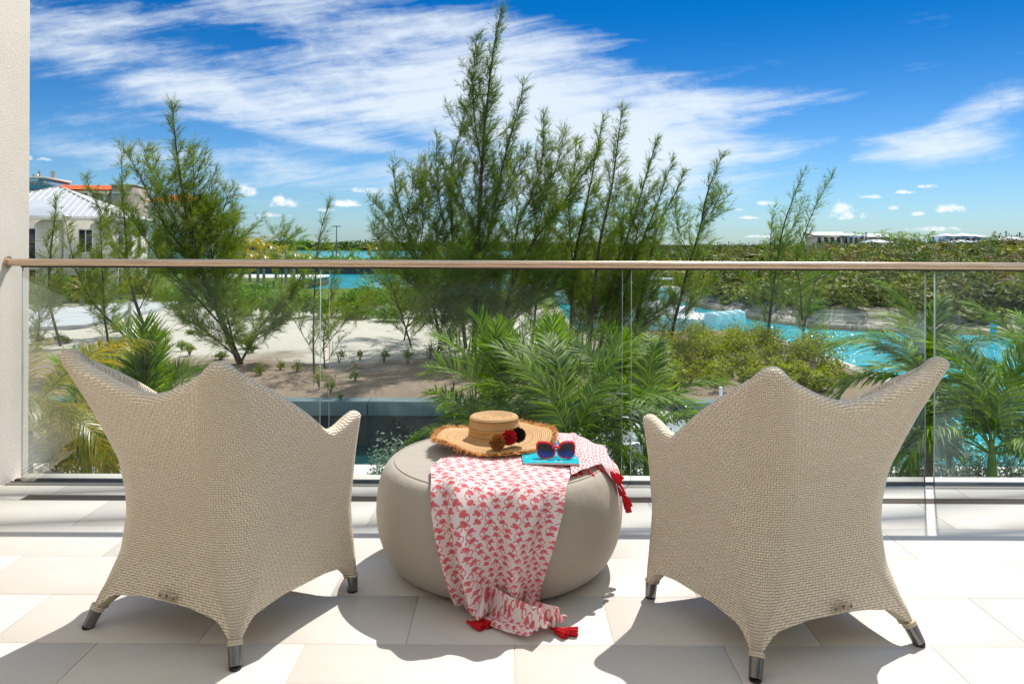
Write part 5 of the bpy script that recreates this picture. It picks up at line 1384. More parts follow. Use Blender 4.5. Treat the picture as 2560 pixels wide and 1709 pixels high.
for k in range(66):
    x = g_s.uniform(640, 1190); y = g_s.choice([g_s.uniform(885, 925), g_s.uniform(900, 990)])
    if k % 3 == 0: x = g_s.uniform(80, 640); y = g_s.uniform(822, 900); Y = ground_Y(y, x); p = P(x, y, Y); h = g_s.uniform(.15, .6)
    shrub((p.x, p.y, G), (h * g_s.uniform(.7, 1.4), h * .9, h), int(60 + 260 * h), 0.045, M_BUSHY if g_s.random() < .65 else M_BUSHG, 'small scraggy plant scattered over the brown soil of the peninsula', 'scraggy plants on the brown soil', name='sapling', lobes=2, shell=.1)
# hedge bushes near the villa and lawn
for i, (x, y, w, h, m_) in enumerate([(330, 745, 36, 52, M_BUSHG), (300, 742, 30, 40, M_BUSHY), (365, 745, 26, 40, M_BUSHY), (470, 770, 60, 46, M_BUSHG), (540, 765, 60, 50, M_BUSHG), (600, 760, 50, 45, M_BUSHG), (655, 760, 45, 46, M_BUSHG), (410, 760, 34, 32, M_BUSHG), (150, 760, 40, 30, M_BUSHG), (100, 755, 40, 34, M_BUSHG), (220, 756, 36, 20, M_BUSHG)]):
    Y = ground_Y(y, x); p = P(x, y, Y); s_ = Y / FPX
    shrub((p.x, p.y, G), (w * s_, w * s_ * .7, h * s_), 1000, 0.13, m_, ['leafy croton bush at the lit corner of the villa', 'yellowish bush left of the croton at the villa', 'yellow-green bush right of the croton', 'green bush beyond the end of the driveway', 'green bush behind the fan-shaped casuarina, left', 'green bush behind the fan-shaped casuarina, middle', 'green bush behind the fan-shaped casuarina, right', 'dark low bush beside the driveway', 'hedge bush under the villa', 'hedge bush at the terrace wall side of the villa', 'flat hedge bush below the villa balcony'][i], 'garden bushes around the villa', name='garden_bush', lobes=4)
# silver buttonwood below the balcony
g = random.Random(9); sil = [(955, 1150, 12.8), (990, 1165, 12.4), (1020, 1180, 12.0), (1560, 1150, 13.0), (1595, 1170, 12.6)]
for x in range(2235, 2600, 38): sil.append((x, 1150 + g.uniform(-8, 8), 13.5 + g.uniform(-.5, .5)))
labs = ['silvery shrub peeking left of the pouf', 'silvery shrub right behind the pouf edge', 'silvery shrub mostly hidden by the pouf', 'silvery shrub left of the right chair arm', 'silvery shrub touching the right chair arm']
for i, (x, y, Y) in enumerate(sil):
    p = P(x, y, Y); h = p.z - (G - .3) + .25
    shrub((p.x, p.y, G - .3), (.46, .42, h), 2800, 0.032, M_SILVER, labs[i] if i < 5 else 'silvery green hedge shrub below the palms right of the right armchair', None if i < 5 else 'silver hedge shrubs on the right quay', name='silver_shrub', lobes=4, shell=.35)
# ---- hillside scrub: individual bushes nearest the bank, the rest one mass
g = np.random.default_rng(77); n = 4600
xs_ = g.uniform(.20, .70, n * 3); ys_ = 50 + (g.uniform(0, 1, n * 3) ** 1.5) * 180
xs_ = xs_ * ys_
d_ = shore_d(xs_, ys_); keep = (d_ > 1.5 + np.where(xs_ > 27, 2.2, 0.0) * 1.0) & (np.abs(xs_ / ys_) < .78); keep &= ~((d_ < 5) & (xs_ < 34) & (g.uniform(0, 1, n * 3) < .25))
xs_, ys_ = xs_[keep], ys_[keep]; order = np.argsort(ys_); xs_, ys_ = xs_[order], ys_[order]
zs_ = hill_h(xs_, ys_)
protoS = []
for q in range(10):
    mb = MB()
    for k in range(4): leaf_cloud(mb, np.array([rnd.uniform(-.5, .5), rnd.uniform(-.5, .5), .40]) if k else np.array([0, 0, .5]), np.array([.7, .7, .58]) * rnd.uniform(.7, 1), 29, 0.165, .5)
    protoS.append(mb)
scr = MB(); ind = 0
for q in range(len(xs_)):
    s_ = min(2.0, g.lognormal(-.08, .42)) * (1 if ys_[q] < 120 else 1.25)
    if ind < 90 and ys_[q] < 92 and q % 5 == 0:
        mb = protoS[q % 10]
        if not hasattr(mb, 'me'): mb.me = mb.build('foliage', M_SCRUB, None, link=False).data
        root = tag(empty('hillside_bush', (xs_[q], ys_[q], zs_[q] - .1), g.uniform(0, 6.28)), 'olive scrub bush among many on the slope across the canal', 'shrub', 'bushes on the slope across the canal')
        root.scale = (s_ * 1.2, s_ * 1.2, s_ * 1.25); o = bpy.data.objects.new('foliage', mb.me); col.objects.link(o); o.parent = root; ind += 1; continue
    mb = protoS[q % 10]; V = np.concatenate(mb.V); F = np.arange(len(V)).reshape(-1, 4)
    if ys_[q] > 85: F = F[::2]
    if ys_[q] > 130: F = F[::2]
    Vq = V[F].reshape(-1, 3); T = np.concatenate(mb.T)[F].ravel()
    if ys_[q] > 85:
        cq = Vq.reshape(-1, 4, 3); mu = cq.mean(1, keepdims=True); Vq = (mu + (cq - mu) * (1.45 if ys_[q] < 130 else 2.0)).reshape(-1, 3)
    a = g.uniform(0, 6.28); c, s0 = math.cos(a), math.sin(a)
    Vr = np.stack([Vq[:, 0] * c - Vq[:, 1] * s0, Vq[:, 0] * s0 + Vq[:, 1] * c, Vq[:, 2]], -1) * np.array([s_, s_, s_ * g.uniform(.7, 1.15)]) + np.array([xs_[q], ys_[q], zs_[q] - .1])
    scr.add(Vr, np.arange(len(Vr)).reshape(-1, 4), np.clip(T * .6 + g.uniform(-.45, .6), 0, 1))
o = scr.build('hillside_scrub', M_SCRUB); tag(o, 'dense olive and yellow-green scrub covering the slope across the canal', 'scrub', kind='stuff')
g = np.random.default_rng(99); dk_ = MB(); dry = MB()
for q in range(620):
    y = 56 + g.uniform() ** 1.3 * 150; x = y * g.uniform(.19, .72); d0 = float(shore_d(np.array([x]), np.array([y]))[0])
    if d0 < 4 + (3 if x > 27 else 0): continue
    z = float(hill_h(np.array([x]), np.array([y]))[0]); s_ = g.uniform(.6, 1.5) * (1 + y / 220)
    leaf_cloud(dk_ if q % 4 else dry, np.array([x, y, z + .55 * s_]), np.array([.95, .95, .85]) * s_, 95, 0.09 + y * .0011, .35)
tag(dk_.build('evergreen_scrub', M_MANGROVE), 'dark green taller shrubs dotted through the olive scrub across the canal', 'scrub', kind='stuff')
tag(dry.build('dry_scrub', M_DRY), 'grey-brown dry shrubs dotted through the scrub across the canal', 'scrub', kind='stuff')
# far bank hedge and mangrove mass
mb = MB()
for k in range(150): x = rnd.uniform(-90, 14); leaf_cloud(mb, np.array([x, rnd.uniform(165, 200), G + .5]), np.array([2.2, 2.2, rnd.uniform(1.0, 1.9)]), 90, 0.42, .4)
tag(mb.build('far_bank_hedge', M_BUSHG), 'green hedge mass along the far bank below the turquoise water', 'hedge', kind='stuff')
mb = MB()
for k in range(520): x = rnd.uniform(-330, 120); leaf_cloud(mb, np.array([x, rnd.uniform(625, 720), W + 1.0]), np.array([9, 9, rnd.uniform(4, 7.5)]), 70, 2.0, .4)
tag(mb.build('mangrove_belt', M_MANGROVE), 'dark green mangrove belt along the sea horizon', 'mangrove', kind='stuff')
mb = MB()
for k in range(230): y = rnd.uniform(188, 290); x = y * rnd.uniform(.1, .72); leaf_cloud(mb, np.array([x, y, float(hill_h(np.array(x), np.array(y))) + .9]), np.array([3.0, 3.0, rnd.uniform(1.8, 3.3)]), 110, 0.42, .4)
tag(mb.build('ridge_scrub', M_MANGROVE), 'taller dark green bushes along the ridge below the sky', 'scrub', kind='stuff')

# ================================================================== ROCKS on the far bank
g = random.Random(5)
for k in range(34):
    x = 26 + k * 1.05 + g.uniform(-.3, .3); 
    ys0 = 53; 
    for y in np.arange(48, 75, .2):
        if float(shore_d(np.array([x]), np.array([y]))[0]) > 3.6: ys0 = y; break
    s_ = g.uniform(.6, 1.0); mb = MB(); n1_, n2_ = 7, 5; V = []
    for j in range(n2_ + 1):
        for i in range(n1_): 
            a = 2 * math.pi * i / n1_; ph = math.pi * j / n2_; r_ = 1 + g.uniform(-.16, .16)
            cx_, sx_ = math.cos(a), math.sin(a); V.append((np.sign(cx_) * abs(cx_) ** .6 * math.sin(ph) ** .5 * .7 * s_ * r_, np.sign(sx_) * abs(sx_) ** .6 * math.sin(ph) ** .5 * .5 * s_ * r_, -math.cos(ph) * .62 * s_))
    mb.add(V, [[j * n1_ + i, j * n1_ + (i + 1) % n1_, (j + 1) * n1_ + (i + 1) % n1_, (j + 1) * n1_ + i] for j in range(n2_) for i in range(n1_)])
    o = mb.build('boulder', M_ROCK); o.location = (x, ys0 + g.uniform(-.2, .3), W + 0.95 + g.uniform(-.1, .15)); o.rotation_euler = (0, 0, g.uniform(-.4, .4))
    tag(o, 'grey limestone block in the cut bank across the canal', 'rock', 'limestone blocks in the far bank')

# ================================================================== SEAWALLS
def seawall(name, x0, x1, y, label, capmat, horizontal=True, h=0.45, step=0.6):
    L = x1 - x0; root = tag(empty(name, ((x0 + x1) / 2, y, W)), label, 'seawall')
    npan = int(L / 3.0)
    for i in range(npan):
        a = -L / 2 + i * L / npan; b_ = a + L / npan
        mb = MB(); mb.box(a + .012, b_ - .012, -.32, .30, G - W - h, G - W + .015); o = mb.build('cap_block', capmat, root); bevel(o, .02, 2)
    # corrugated sheet piling: one profile sheet per metre
    sheet = None; ns_ = int(L / 1.2)
    for i in range(min(ns_, 280)):
        a = -L / 2 + i * 1.2
        if sheet is None:
            mb = MB(); pr = [(0, 0), (.25, 0), (.38, .22), (.82, .22), (.95, 0), (1.19, 0)]
            V = []
            for z in (-1.2, G - W - h): V += [(p[0], -.02 - p[1], z) for p in pr]
            for z in (-1.2, G - W - h): V += [(p[0], .04 - p[1], z) for p in pr]
            n = len(pr); F = [[q, q + 1, n + q + 1, n + q] for q in range(n - 1)] + [[2 * n + q + 1, 2 * n + q, 3 * n + q, 3 * n + q + 1] for q in range(n - 1)]
            mb.add(V, F); sheet = mb.build('sheet_pile', M_PILE, root); o = sheet
        else: o = sheet.copy(); col.objects.link(o); o.parent = root
        o.location = (a, 0, 0)
    return root
sw = seawall('seawall', -60, 13.9, 24.75, 'long dark sheet-pile seawall with teal-grey cap across the basin', M_CAPCONC)
sw2 = seawall('seawall', 0, 19, 0, 'pale concrete-capped seawall running away along the canal side', M_CONC)
sw2.rotation_euler = (0, 0, R(90)); sw2.location = (14.1 , 24.75 + 9.7, W)
# concrete dock with piles, centre left
dk = tag(empty('concrete_dock', (P(740, 690, 112).x, 112, W)), 'white concrete dock on dark piles jutting into turquoise water, centre left', 'dock')
mb = MB(); mb.box(-14, 3.0, -4, 8, 1.15, 1.5); mb.build('deck_slab', M_QUAYWHITE, dk)
for k in range(18): mb = MB(); mb.box(-13.6 + k * .93, -13.2 + k * .93, -3.9, -3.5, -1, 1.15); mb.build('pile', M_CONC, dk)
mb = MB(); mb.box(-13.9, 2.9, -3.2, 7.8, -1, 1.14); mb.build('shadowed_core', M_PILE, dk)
fs = seawall('seawall', -60, 10, 159.8, 'dark seawall at the far side of the turquoise basin', M_CONC, h=.3)
# mooring posts
def post(px, py_base, Y, h, mat, label, z=G, r_=.08, name='mooring_post'):
    p = P(px, py_base, Y); root = tag(empty(name, (p.x, p.y, z)), label, 'post')
    mb = MB(); mb.tube([(0, 0, -.3), (0, 0, h - .04), (0, 0, h)], [r_, r_, r_ * .7], 14); o = mb.build('shaft', mat, root); smooth_by_angle(o)
    mb = MB(); mb.tube([(0, 0, h - .0), (0, 0, h + .03)], r_ * 1.12, 14); mb.build('post_cap', mat, root)
post(1802, 1000, 24.8, .42, M_POST, 'white mooring post on the seawall right of centre', r_=.06)
post(2484, 830, 53, 1.05, M_POSTB, 'square turquoise marker post on the sandy far bank', z=W + .25, r_=.22, name='marker_post')
# plank debris
for i, (x0, y0, x1, y1, lab) in enumerate([(866, 928, 893, 915, 'long pale plank lying on the brown soil'), (880, 913, 905, 921, 'shorter dark plank crossing the pale one')]):
    a, b_ = PG(x0, y0), PG(x1, y1); a = Vector((*a, G + .08 + i * .06)); b_ = Vector((*b_, G + .08 + i * .06)); d = b_ - a
    mb = MB(); mb.box(-d.length / 2, d.length / 2, -.05, .05, -.02, .02); o = mb.build('wooden_plank', M_WOOD); o.location = (a + b_) / 2; o.rotation_euler = (0, 0, math.atan2(d.y, d.x)); tag(o, lab, 'plank')
# bollard by driveway
post(324, 802, 48.5, 1.2, M_CONC, 'short grey bollard post at the driveway edge', r_=.12, name='bollard')

# ================================================================== BOATS
def hull_mesh(L, B, H, sheer=.25, n=26):
    V = []; secs = 9
    for i in range(n):
        t = i / (n - 1); x = -L / 2 + L * t; w = B / 2 * (1 if t < .45 else max(0.02, 1 - ((t - .45) / .55) ** 2.1)); zt = H + sheer * t ** 2; keel = -.35 + .45 * max(0, t - .6) ** 1.5 * 2.5
        for k in range(secs):
            u = k / (secs - 1) * 2 - 1; V.append((x, w * np.sign(u) * abs(u) ** .55, keel + (zt - keel) * abs(u) ** 2.2))
    F = [[i * secs + k, (i + 1) * secs + k, (i + 1) * secs + k + 1, i * secs + k + 1] for i in range(n - 1) for k in range(secs - 1)]
    F.append([k for k in range(secs)])
    Vd = []; 
    for i in range(n):
        t = i / (n - 1); x = -L / 2 + L * t; w = B / 2 * (1 if t < .45 else max(0.02, 1 - ((t - .45) / .55) ** 2.1)) * .97; zt = H + sheer * t ** 2 - .03
        Vd += [(x, -w, zt), (x, 0, zt + .06), (x, w, zt)]
    Fd = [[i * 3 + k, (i + 1) * 3 + k, (i + 1) * 3 + k + 1, i * 3 + k + 1] for i in range(n - 1) for k in range(2)]
    return V, F, Vd, Fd
def boat(loc, rz, L, B, H, label, engines=0, cabin=True, hardtop=False, scale=1.0):
    root = tag(empty('motor_boat', loc, rz), label, 'boat'); V, F, Vd, Fd = hull_mesh(L, B, H)
    mb = MB(); 
    mb.add(V, F[:-1]); mb.add(V[:9], [list(range(9))]); o = mb.build('hull', M_HULL, root); smooth_by_angle(o, 45)
    mb = MB(); mb.add(Vd, Fd); mb.build('deck', M_HULL, root)
    if cabin:
        mb = MB(); c = []
        def blk(x0, x1, w, z0, z1, sl_): 
            VV = [(x0, -w, z0), (x1, -w, z0), (x1, w, z0), (x0, w, z0), (x0 + .1, -w * .85, z1), (x1 - sl_, -w * .85, z1), (x1 - sl_, w * .85, z1), (x0 + .1, w * .85, z1)]
            return VV, [[0, 1, 5, 4], [1, 2, 6, 5], [2, 3, 7, 6], [3, 0, 4, 7], [4, 5, 6, 7]]
        mb.add(*blk(-L * .1, L * .22, B * .33, H, H + .55, .5)); o = mb.build('cabin', M_HULL, root); bevel(o, .05, 3)
        mb = MB(); mb.add(*blk(L * .02, L * .15, B * .27, H + .55, H + .85, .5)); o = mb.build('windscreen', M_WIN, root)
        if hardtop:
            mb = MB(); mb.box(-L * .16, L * .12, -B * .33, B * .33, H + 1.75, H + 1.83); o = mb.build('hardtop', M_HULL, root); bevel(o, .03, 3)
            for sx in (-L * .14, L * .08):
                for sy in (-B * .3, B * .3): mb = MB(); mb.tube([(sx, sy, H), (sx, sy, H + 1.76)], .03, 6); mb.build('top_strut', M_STEEL, root)
        mb = MB(); mb.tube([(L * .2, -B * .3, H + .3), (L * .2, -B * .3, H + .62), (L * .44, -.1, H + .75), (L * .44, .1, H + .75), (L * .2, B * .3, H + .62), (L * .2, B * .3, H + .3)], .015, 6); mb.build('bow_rail', M_STEEL, root)
        mb = MB(); mb.box(-L * .3, -L * .16, -B * .3, B * .3, H - .02, H + .38); o = mb.build('seat', M_HULL, root); bevel(o, .06, 3)
    for e in range(engines):
        yy_ = (e - (engines - 1) / 2) * .72; g_ = MB(); pr = []
        for (z, fx, fy) in [(-.1, .16, .12), (.35, .20, .16), (.55, .33, .22), (.95, .42, .25), (1.25, .40, .24), (1.42, .30, .19), (1.47, .12, .08)]:
            n = 14; pr.append([(-L / 2 - .45 + fx * np.sign(math.cos(a)) * abs(math.cos(a)) ** .7, yy_ + fy * np.sign(math.sin(a)) * abs(math.sin(a)) ** .7, z) for a in np.linspace(0, 2 * math.pi, n, endpoint=False)])
        VV = [v for r_ in pr for v in r_]; n = 14
        g_.add(VV, [[i * n + k, i * n + (k + 1) % n, (i + 1) * n + (k + 1) % n, (i + 1) * n + k] for i in range(len(pr) - 1) for k in range(n)]); g_.add(pr[-1], [list(range(n))])
        eo = g_.build('outboard_engine', M_BOATBLUE, root, smooth=True)
        t_ = MB(); t_.box(-L / 2 - .80, -L / 2 - .10, yy_ - .165, yy_ + .165, 1.30, 1.36); t_.build('cowl_stripe', M_HULL, eo)
        t_ = MB(); t_.box(-L / 2 - .14, -L / 2 + .02, yy_ - .1, yy_ + .1, .2, .8); t_.build('bracket', M_BOATDARK, eo)
    root.scale = (scale,) * 3
    return root
# white boat moored below the seawall, bow right, half hidden by palms
p = P(1690, 1055, 21.6); boat((p.x, 22.6, W), R(8), 6.4, 2.3, .95, 'white motor boat moored before the dark seawall, half hidden by palm fronds', engines=1)
mb = MB(); mb.tube([(0, 0, 0), (0, 0, .12), (0, 0, .24)], [.10, .13, .03], 10); 
boat((9.0, 55.2, W + .3), R(130), 10.5, 3.3, 1.1, 'white boat with four big pale-blue outboard engines on the canal', engines=4, hardtop=True, scale=1.3)
p = P(1500, 720, 84); boat((p.x, p.y, W), R(172), 13, 3.8, 1.6, 'larger white motor yacht glimpsed through the casuarinas', engines=0, hardtop=True, scale=1.2)
p = P(1050, 712, 100); boat((p.x - 1, p.y, W), R(12), 8.5, 2.6, .9, 'white boat in the turquoise basin seen through the grove, left one', engines=1)
p = P(1120, 715, 98); boat((p.x + 1, p.y, W), R(-170), 8.0, 2.6, .9, 'white boat in the turquoise basin seen through the grove, right one', engines=1)

# ================================================================== BUILDINGS
def win(parent, x0, x1, z0, z1, y, framemat=M_TRIM, split=True, back=.12):
    """window on a wall facing -y at plane y (local)"""
    fr = MB(); t = .09
    fr.box(x0 - t, x1 + t, y - .05, y + .02, z1, z1 + t); fr.box(x0 - t, x1 + t, y - .07, y + .02, z0 - t, z0); fr.box(x0 - t, x0, y - .05, y + .02, z0, z1); fr.box(x1, x1 + t, y - .05, y + .02, z0, z1)
    if split: fr.box((x0 + x1) / 2 - .035, (x0 + x1) / 2 + .035, y - .035, y + .01, z0, z1)
    w_ = fr.build('window', framemat, parent); g_ = MB(); g_.box(x0, x1, y - .02, y + .005, z0, z1); g_.build('pane', M_WIN, w_); return w_
# villa with white standing-seam hip roof
vang = R(14)
vc = P(283, 750, 66); vroot = tag(empty('villa', (vc.x, vc.y, G), vang), 'two-storey cream villa with white standing-seam hip roof at the left', 'house')
# local: x to the right along front (0 = lit corner), y back
VW, VD, VH = 12.6, 13.5, 7.15
mb = MB(); mb.box(-VW, 0, 0, VD, -.2, VH - .3); o = mb.build('wall', M_WALLW, vroot)
mb = MB(); mb.box(-8.2, -3.9, -1.1, -.004, -.2, VH - .3); o = mb.build('wall', M_WALLW, vroot)
mb = MB(); mb.box(-VW - .6, .6, -.6, VD + .6, VH - .3, VH); mb.box(-8.8, -3.3, -1.7, -.603, VH - .3, VH); mb.build('eave', M_TRIM, vroot)
RH = 2.9
def hiproof(mb, x0, x1, y0, y1, z, h, ridge=0.0):
    cx, cy = (x0 + x1) / 2, (y0 + y1) / 2; hx = ridge / 2
    V = [(x0, y0, z), (x1, y0, z), (x1, y1, z), (x0, y1, z), (cx - hx, cy, z + h), (cx + hx, cy, z + h)]
    mb.add(V, [[0, 1, 5, 4], [2, 3, 4, 5]]); mb.add(V, [[1, 2, 5], [3, 0, 4]]); return V
mb = MB(); RX0, RX1, RY0, RY1 = -VW - .7, .7, -.7, VD + .7
Vr = hiproof(mb, RX0, RX1, RY0, RY1, VH + .01, RH, .5)
hiproof(mb, -8.9, -3.2, -1.8, 4.2, VH + .012, 1.45, .6)
rf = mb.build('roof', M_ROOFW, vroot)
mb = MB()   # standing seams front plane and right plane
ax, ay, az_ = Vr[4]; bx, by, bz = Vr[5]
for k in range(1, 26):
    x = RX0 + (RX1 - RX0) * k / 26
    # height limit on the front slope at this x
    if x < ax: f = (x - RX0) / (ax - RX0)
    elif x > bx: f = (RX1 - x) / (RX1 - bx)
    else: f = 1
    y1_ = RY0 + (ay - RY0) * f; z1_ = VH + RH * f
    mb.tube([(x, RY0, VH + .05), (x, y1_, z1_ + .05)], .055, 4)
for k in range(1, 20):
    y = RY0 + (RY1 - RY0) * k / 20; f = (y - RY0) / (by - RY0) if y < by else (RY1 - y) / (RY1 - by)
    mb.tube([(RX1, y, VH + .04), (RX1 + (bx - RX1) * f, y, VH + RH * f + .04)], .035, 4)
mb.build('standing_seams', M_TRIM, rf)
mb = MB()
for q in (0, 3): mb.tube([Vr[q], Vr[4]], .09, 5)
for q in (1, 2): mb.tube([Vr[q], Vr[5]], .09, 5)
mb.tube([Vr[4], Vr[5]], .09, 5); mb.build('ridge_cap', M_ALU, rf)
def lx(px): 
    # local x on the front wall for a photo column
    t = (px - 283) / FPX * 66; return t * 1.03
win(vroot, lx(208), lx(236) , 4.15, 6.05, -.0)
win(vroot, lx(98) - .1, lx(124), 3.6, 6.1, -1.104)
win(vroot, lx(208), lx(236), .9, 2.6, -.0); win(vroot, lx(98), lx(124), .6, 2.7, -1.104)
mb = MB(); mb.box(-8.1, -5.0, -2.3, -1.108, 2.75, 3.5); o = mb.build('balcony', M_TRIM, vroot)
mb = MB(); mb.box(lx(190), lx(215), -.06, -.003, -.2, 2.2); mb.build('door', M_WIN, vroot)
# sunlit side windows (right face, plane x=0)
for (ya, yb, za, zb) in ((1.6, 2.8, 4.1, 6.0), (5.0, 6.4, 4.1, 6.0), (9.0, 10.2, 4.1, 6.0), (1.6, 2.8, .9, 2.6), (5.0, 6.4, .9, 2.6)):
    mb = MB(); mb.box(-.02, .05, ya - .1, yb + .1, za - .1, za); mb.box(-.02, .05, ya - .1, yb + .1, zb, zb + .1); mb.box(-.02, .05, ya - .1, ya, za, zb); mb.box(-.02, .05, yb, yb + .1, za, zb)
    w_ = mb.build('window', M_TRIM, vroot); mb = MB(); mb.box(-.01, .02, ya, yb, za, zb); mb.build('pane', M_WIN, w_)
mb = MB(); mb.tube([(-3.78, -.12, 0), (-3.78, -.12, VH - .35)], .06, 8); mb.build('downpipe', M_TRIM, vroot)

# hotel with orange roof behind
hY = 165; h0 = P(135, 500, hY); hroot = tag(empty('hotel', (h0.x, hY, G), R(8)), 'taupe hotel block with orange tiled roof and antennas behind the villa', 'hotel')
def hz(py, px=200): return P(px, py, hY).z - G
def hxx(px): return (px - 135) / FPX * hY
mb = MB(); mb.box(hxx(-60), hxx(134), -4, 8, -.2, hz(478)); mb.build('tower_wall', M_TAUPE, hroot)
mb = MB(); mb.box(hxx(-62), hxx(136), -4.4, 8.4, hz(484), hz(480) ); mb.box(hxx(-62), hxx(136.5), -4.5, 8.5, hz(451), hz(446)); mb.build('cornice', M_WALLW, hroot)
mb = MB(); mb.box(hxx(-60), hxx(134), -4.2, 8, hz(478) + .01, hz(452)); mb.build('parapet', M_BLUEG, hroot)
for px in (-10, 12, 34, 88, 108, 128): 
    mb = MB(); mb.box(hxx(px), hxx(px + 9), -4.32, -4.2, hz(468), hz(458)); mb.build('window', M_TAUPE, hroot)
for px in (80, ): mb = MB(); mb.box(hxx(px), hxx(px + 14), -4.25, -4.0, hz(492), hz(477)); mb.build('window', M_BLUEG, hroot)
mb = MB(); mb.box(hxx(134) + .01, hxx(290), 0, 10, -.2, hz(476)); mb.build('wall', M_WALLW, hroot)
mb = MB(); V = [(hxx(134), -1.2, hz(474)), (hxx(276), -1.2, hz(474)), (hxx(276), 4.5, hz(459)), (hxx(134), 4.5, hz(459)), (hxx(134), 10, hz(474)), (hxx(276), 10, hz(474))]
mb.add(V, [[0, 1, 2, 3], [3, 2, 5, 4]]); V = [(v[0], v[1], v[2] - .25) for v in V]; mb.add(V, [[3, 2, 1, 0], [4, 5, 2, 3]]); rf = mb.build('roof', M_ROOFO, hroot)
mb = MB()
for k in range(44): x = hxx(134) + (hxx(276) - hxx(134)) * (k + .5) / 44; mb.tube([(x, -1.2, hz(474) + .03), (x, 4.5, hz(459) + .03)], .07, 5)
mb.build('tile_ridge', M_ROOFO, rf)
for k in range(4):
    x0 = hxx(186 + k * 38 - 38); mb = MB(); mb.box(x0, x0 + hxx(135 + 30) , -.06, -.003, hz(515), hz(482)); mb.build('loggia', M_TAUPE, hroot)
    mb = MB(); mb.tube([(x0 - .35, -.8, hz(516)), (x0 - .35, -.8, hz(477))], .28, 8); mb.build('column', M_TRIM, hroot)
mb = MB(); mb.box(hxx(278), hxx(330), -2, 9, -.2, hz(463)); mb.build('end_tower', M_TAUPE, hroot)
mb = MB(); mb.box(hxx(276.5), hxx(332), -2.4, 9.4, hz(463) + .01, hz(459)); mb.build('cornice', M_WALLW, hroot)
mb = MB(); mb.box(hxx(281), hxx(322), -2.25, -2.004, hz(484), hz(479)); mb.build('ledge', M_WALLW, hroot)
mb = MB(); mb.box(hxx(84), hxx(96), 0, 2, hz(446) + .01, hz(437)); mb.tube([(hxx(94), 1, hz(446)), (hxx(94), 1, hz(425))], .18, 6); mb.tube([(hxx(97), 1, hz(446)), (hxx(97), 1, hz(428))], .12, 6)
mb.tube([(hxx(126.5), 1, hz(446)), (hxx(126.5), 1, hz(427))], .45, 8); mb.build('rooftop_antenna', M_ALU, hroot)
# small red-roofed house glimpsed behind the fan casuarina
q = P(435, 560, 150); r_ = tag(empty('red_roofed_house', (q.x, 150, G)), 'small pale house with red hip roof behind the fan-shaped casuarina', 'house')
mb = MB(); mb.box(-5, 5, 0, 8, -.2, P(435, 503, 150).z - G); mb.build('wall', M_WALLW, r_)
mb = MB(); hiproof(mb, -5.6, 5.6, -.6, 8.6, P(435, 503, 150).z - G + .02, 1.6, 2); mb.build('roof', M_ROOFO, r_)
for x in (-3, 0, 3): win(r_, x - .6, x + .6, 3.0, 5.0, -.003)
# distant villas on the ridge
def ridge_house(px0, px1, py_eave, py_top, Y, label, wallm, zb=-1.5, nwin=4, ridge=None):
    a, b_ = P(px0, py_eave, Y), P(px1, py_eave, Y); L = b_.x - a.x; root = tag(empty('ridge_villa', ((a.x + b_.x) / 2, Y, zb)), label, 'house')
    ze = a.z - zb; zt = P(px0, py_top, Y).z - zb
    mb = MB(); mb.box(-L / 2, L / 2, 0, 9, -.5, ze); mb.build('wall', wallm, root)
    mb = MB(); hiproof(mb, -L / 2 - .6, L / 2 + .6, -.6, 9.6, ze + .02, zt - ze, (L * .6 if ridge is None else ridge)); mb.build('roof', M_ROOFW, root)
    for k in range(nwin): x = -L / 2 + L * (k + .5) / nwin; w_ = min(1.0, L / nwin * .3); win(root, x - w_, x + w_, ze - 2.4, ze - .6, -.003, split=False)
ridge_house(2040, 2105, 588, 579, 235, 'long white-roofed villa behind the leaning casuarina pair', M_WALLW, ridge=12)
ridge_house(2108, 2160, 589, 583, 238, 'low white-roofed wing right of the long villa', M_BLUEW)
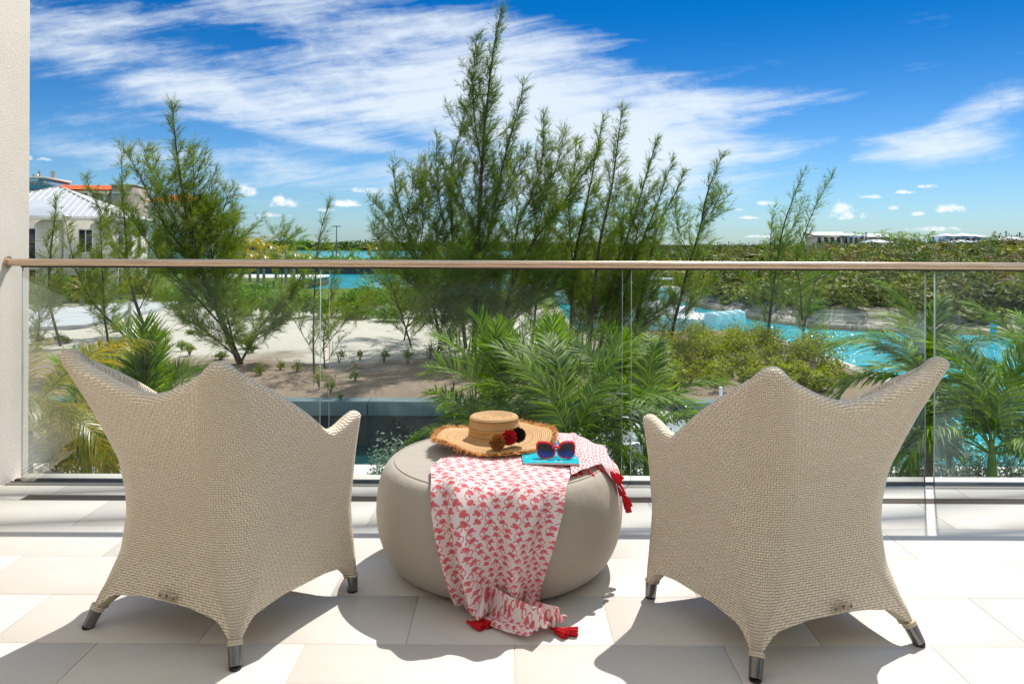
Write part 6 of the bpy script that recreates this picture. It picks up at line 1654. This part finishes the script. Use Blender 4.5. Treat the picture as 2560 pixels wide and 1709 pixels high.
ridge_house(2170, 2225, 592, 583, 245, 'white-roofed villa half hidden by ridge palms', M_WALLW)
ridge_house(2185, 2230, 606, 599, 215, 'low flat white roof nestled in the ridge scrub', M_WALLW, nwin=2)
ridge_house(2372, 2397, 590, 583, 225, 'left cube of the blue-and-white triple villa on the ridge', M_BLUEW, nwin=2, ridge=.5)
ridge_house(2412, 2442, 590, 582, 224, 'middle cube of the blue-and-white triple villa on the ridge', M_BLUEW, nwin=2, ridge=.5)
ridge_house(2444, 2468, 592, 585, 226, 'right cube of the blue-and-white triple villa on the ridge', M_BLUEW, nwin=2, ridge=.5)
ridge_house(2413, 2437, 605, 599, 208, 'small white hip roof in front of the triple villa', M_BLUEW, nwin=1, ridge=.5)
ridge_house(2474, 2486, 606, 600, 208, 'tiny white roof right of the triple villa', M_WALLW, nwin=1, ridge=.5)
ridge_house(2530, 2575, 600, 592, 215, 'brown-walled low house at the right edge of the ridge', M_TAUPE, nwin=2)
# lamp pole
q = P(841, 665, 170); r_ = tag(empty('lamp_pole', (q.x, 170, G)), 'tall lamp pole with double head standing against the horizon sky', 'lamp pole')
top = P(841, 566, 170).z - G; mb = MB(); mb.tube([(0, 0, 0), (0, 0, top)], [.16, .10], 8); mb.build('pole', M_POLE, r_)
for sx in (-1, 1): mb = MB(); mb.box(min(0, sx * .9), max(0, sx * .9), -.15, .15, top - .05, top + .15); mb.build('lamp_head', M_POLE, r_)
for i, (px, py) in enumerate([(2515, 577), (2549, 580), (2165, 580)]):
    q = P(px, 610, 230); r_ = tag(empty('utility_pole', (q.x, 230, -1)), ['utility pole on the ridge right of the triple villa', 'utility pole at the right picture edge', 'utility pole between the white ridge villas'][i], 'pole', 'utility poles on the ridge')
    t_ = P(px, py, 230).z + 1; mb = MB(); mb.tube([(0, 0, -1), (0, 0, t_)], .17, 6); mb.build('pole', M_POLE, r_); mb = MB(); mb.box(-.8, .8, -.05, .05, t_ - .5, t_ - .38); mb.build('crossarm', M_POLE, r_)
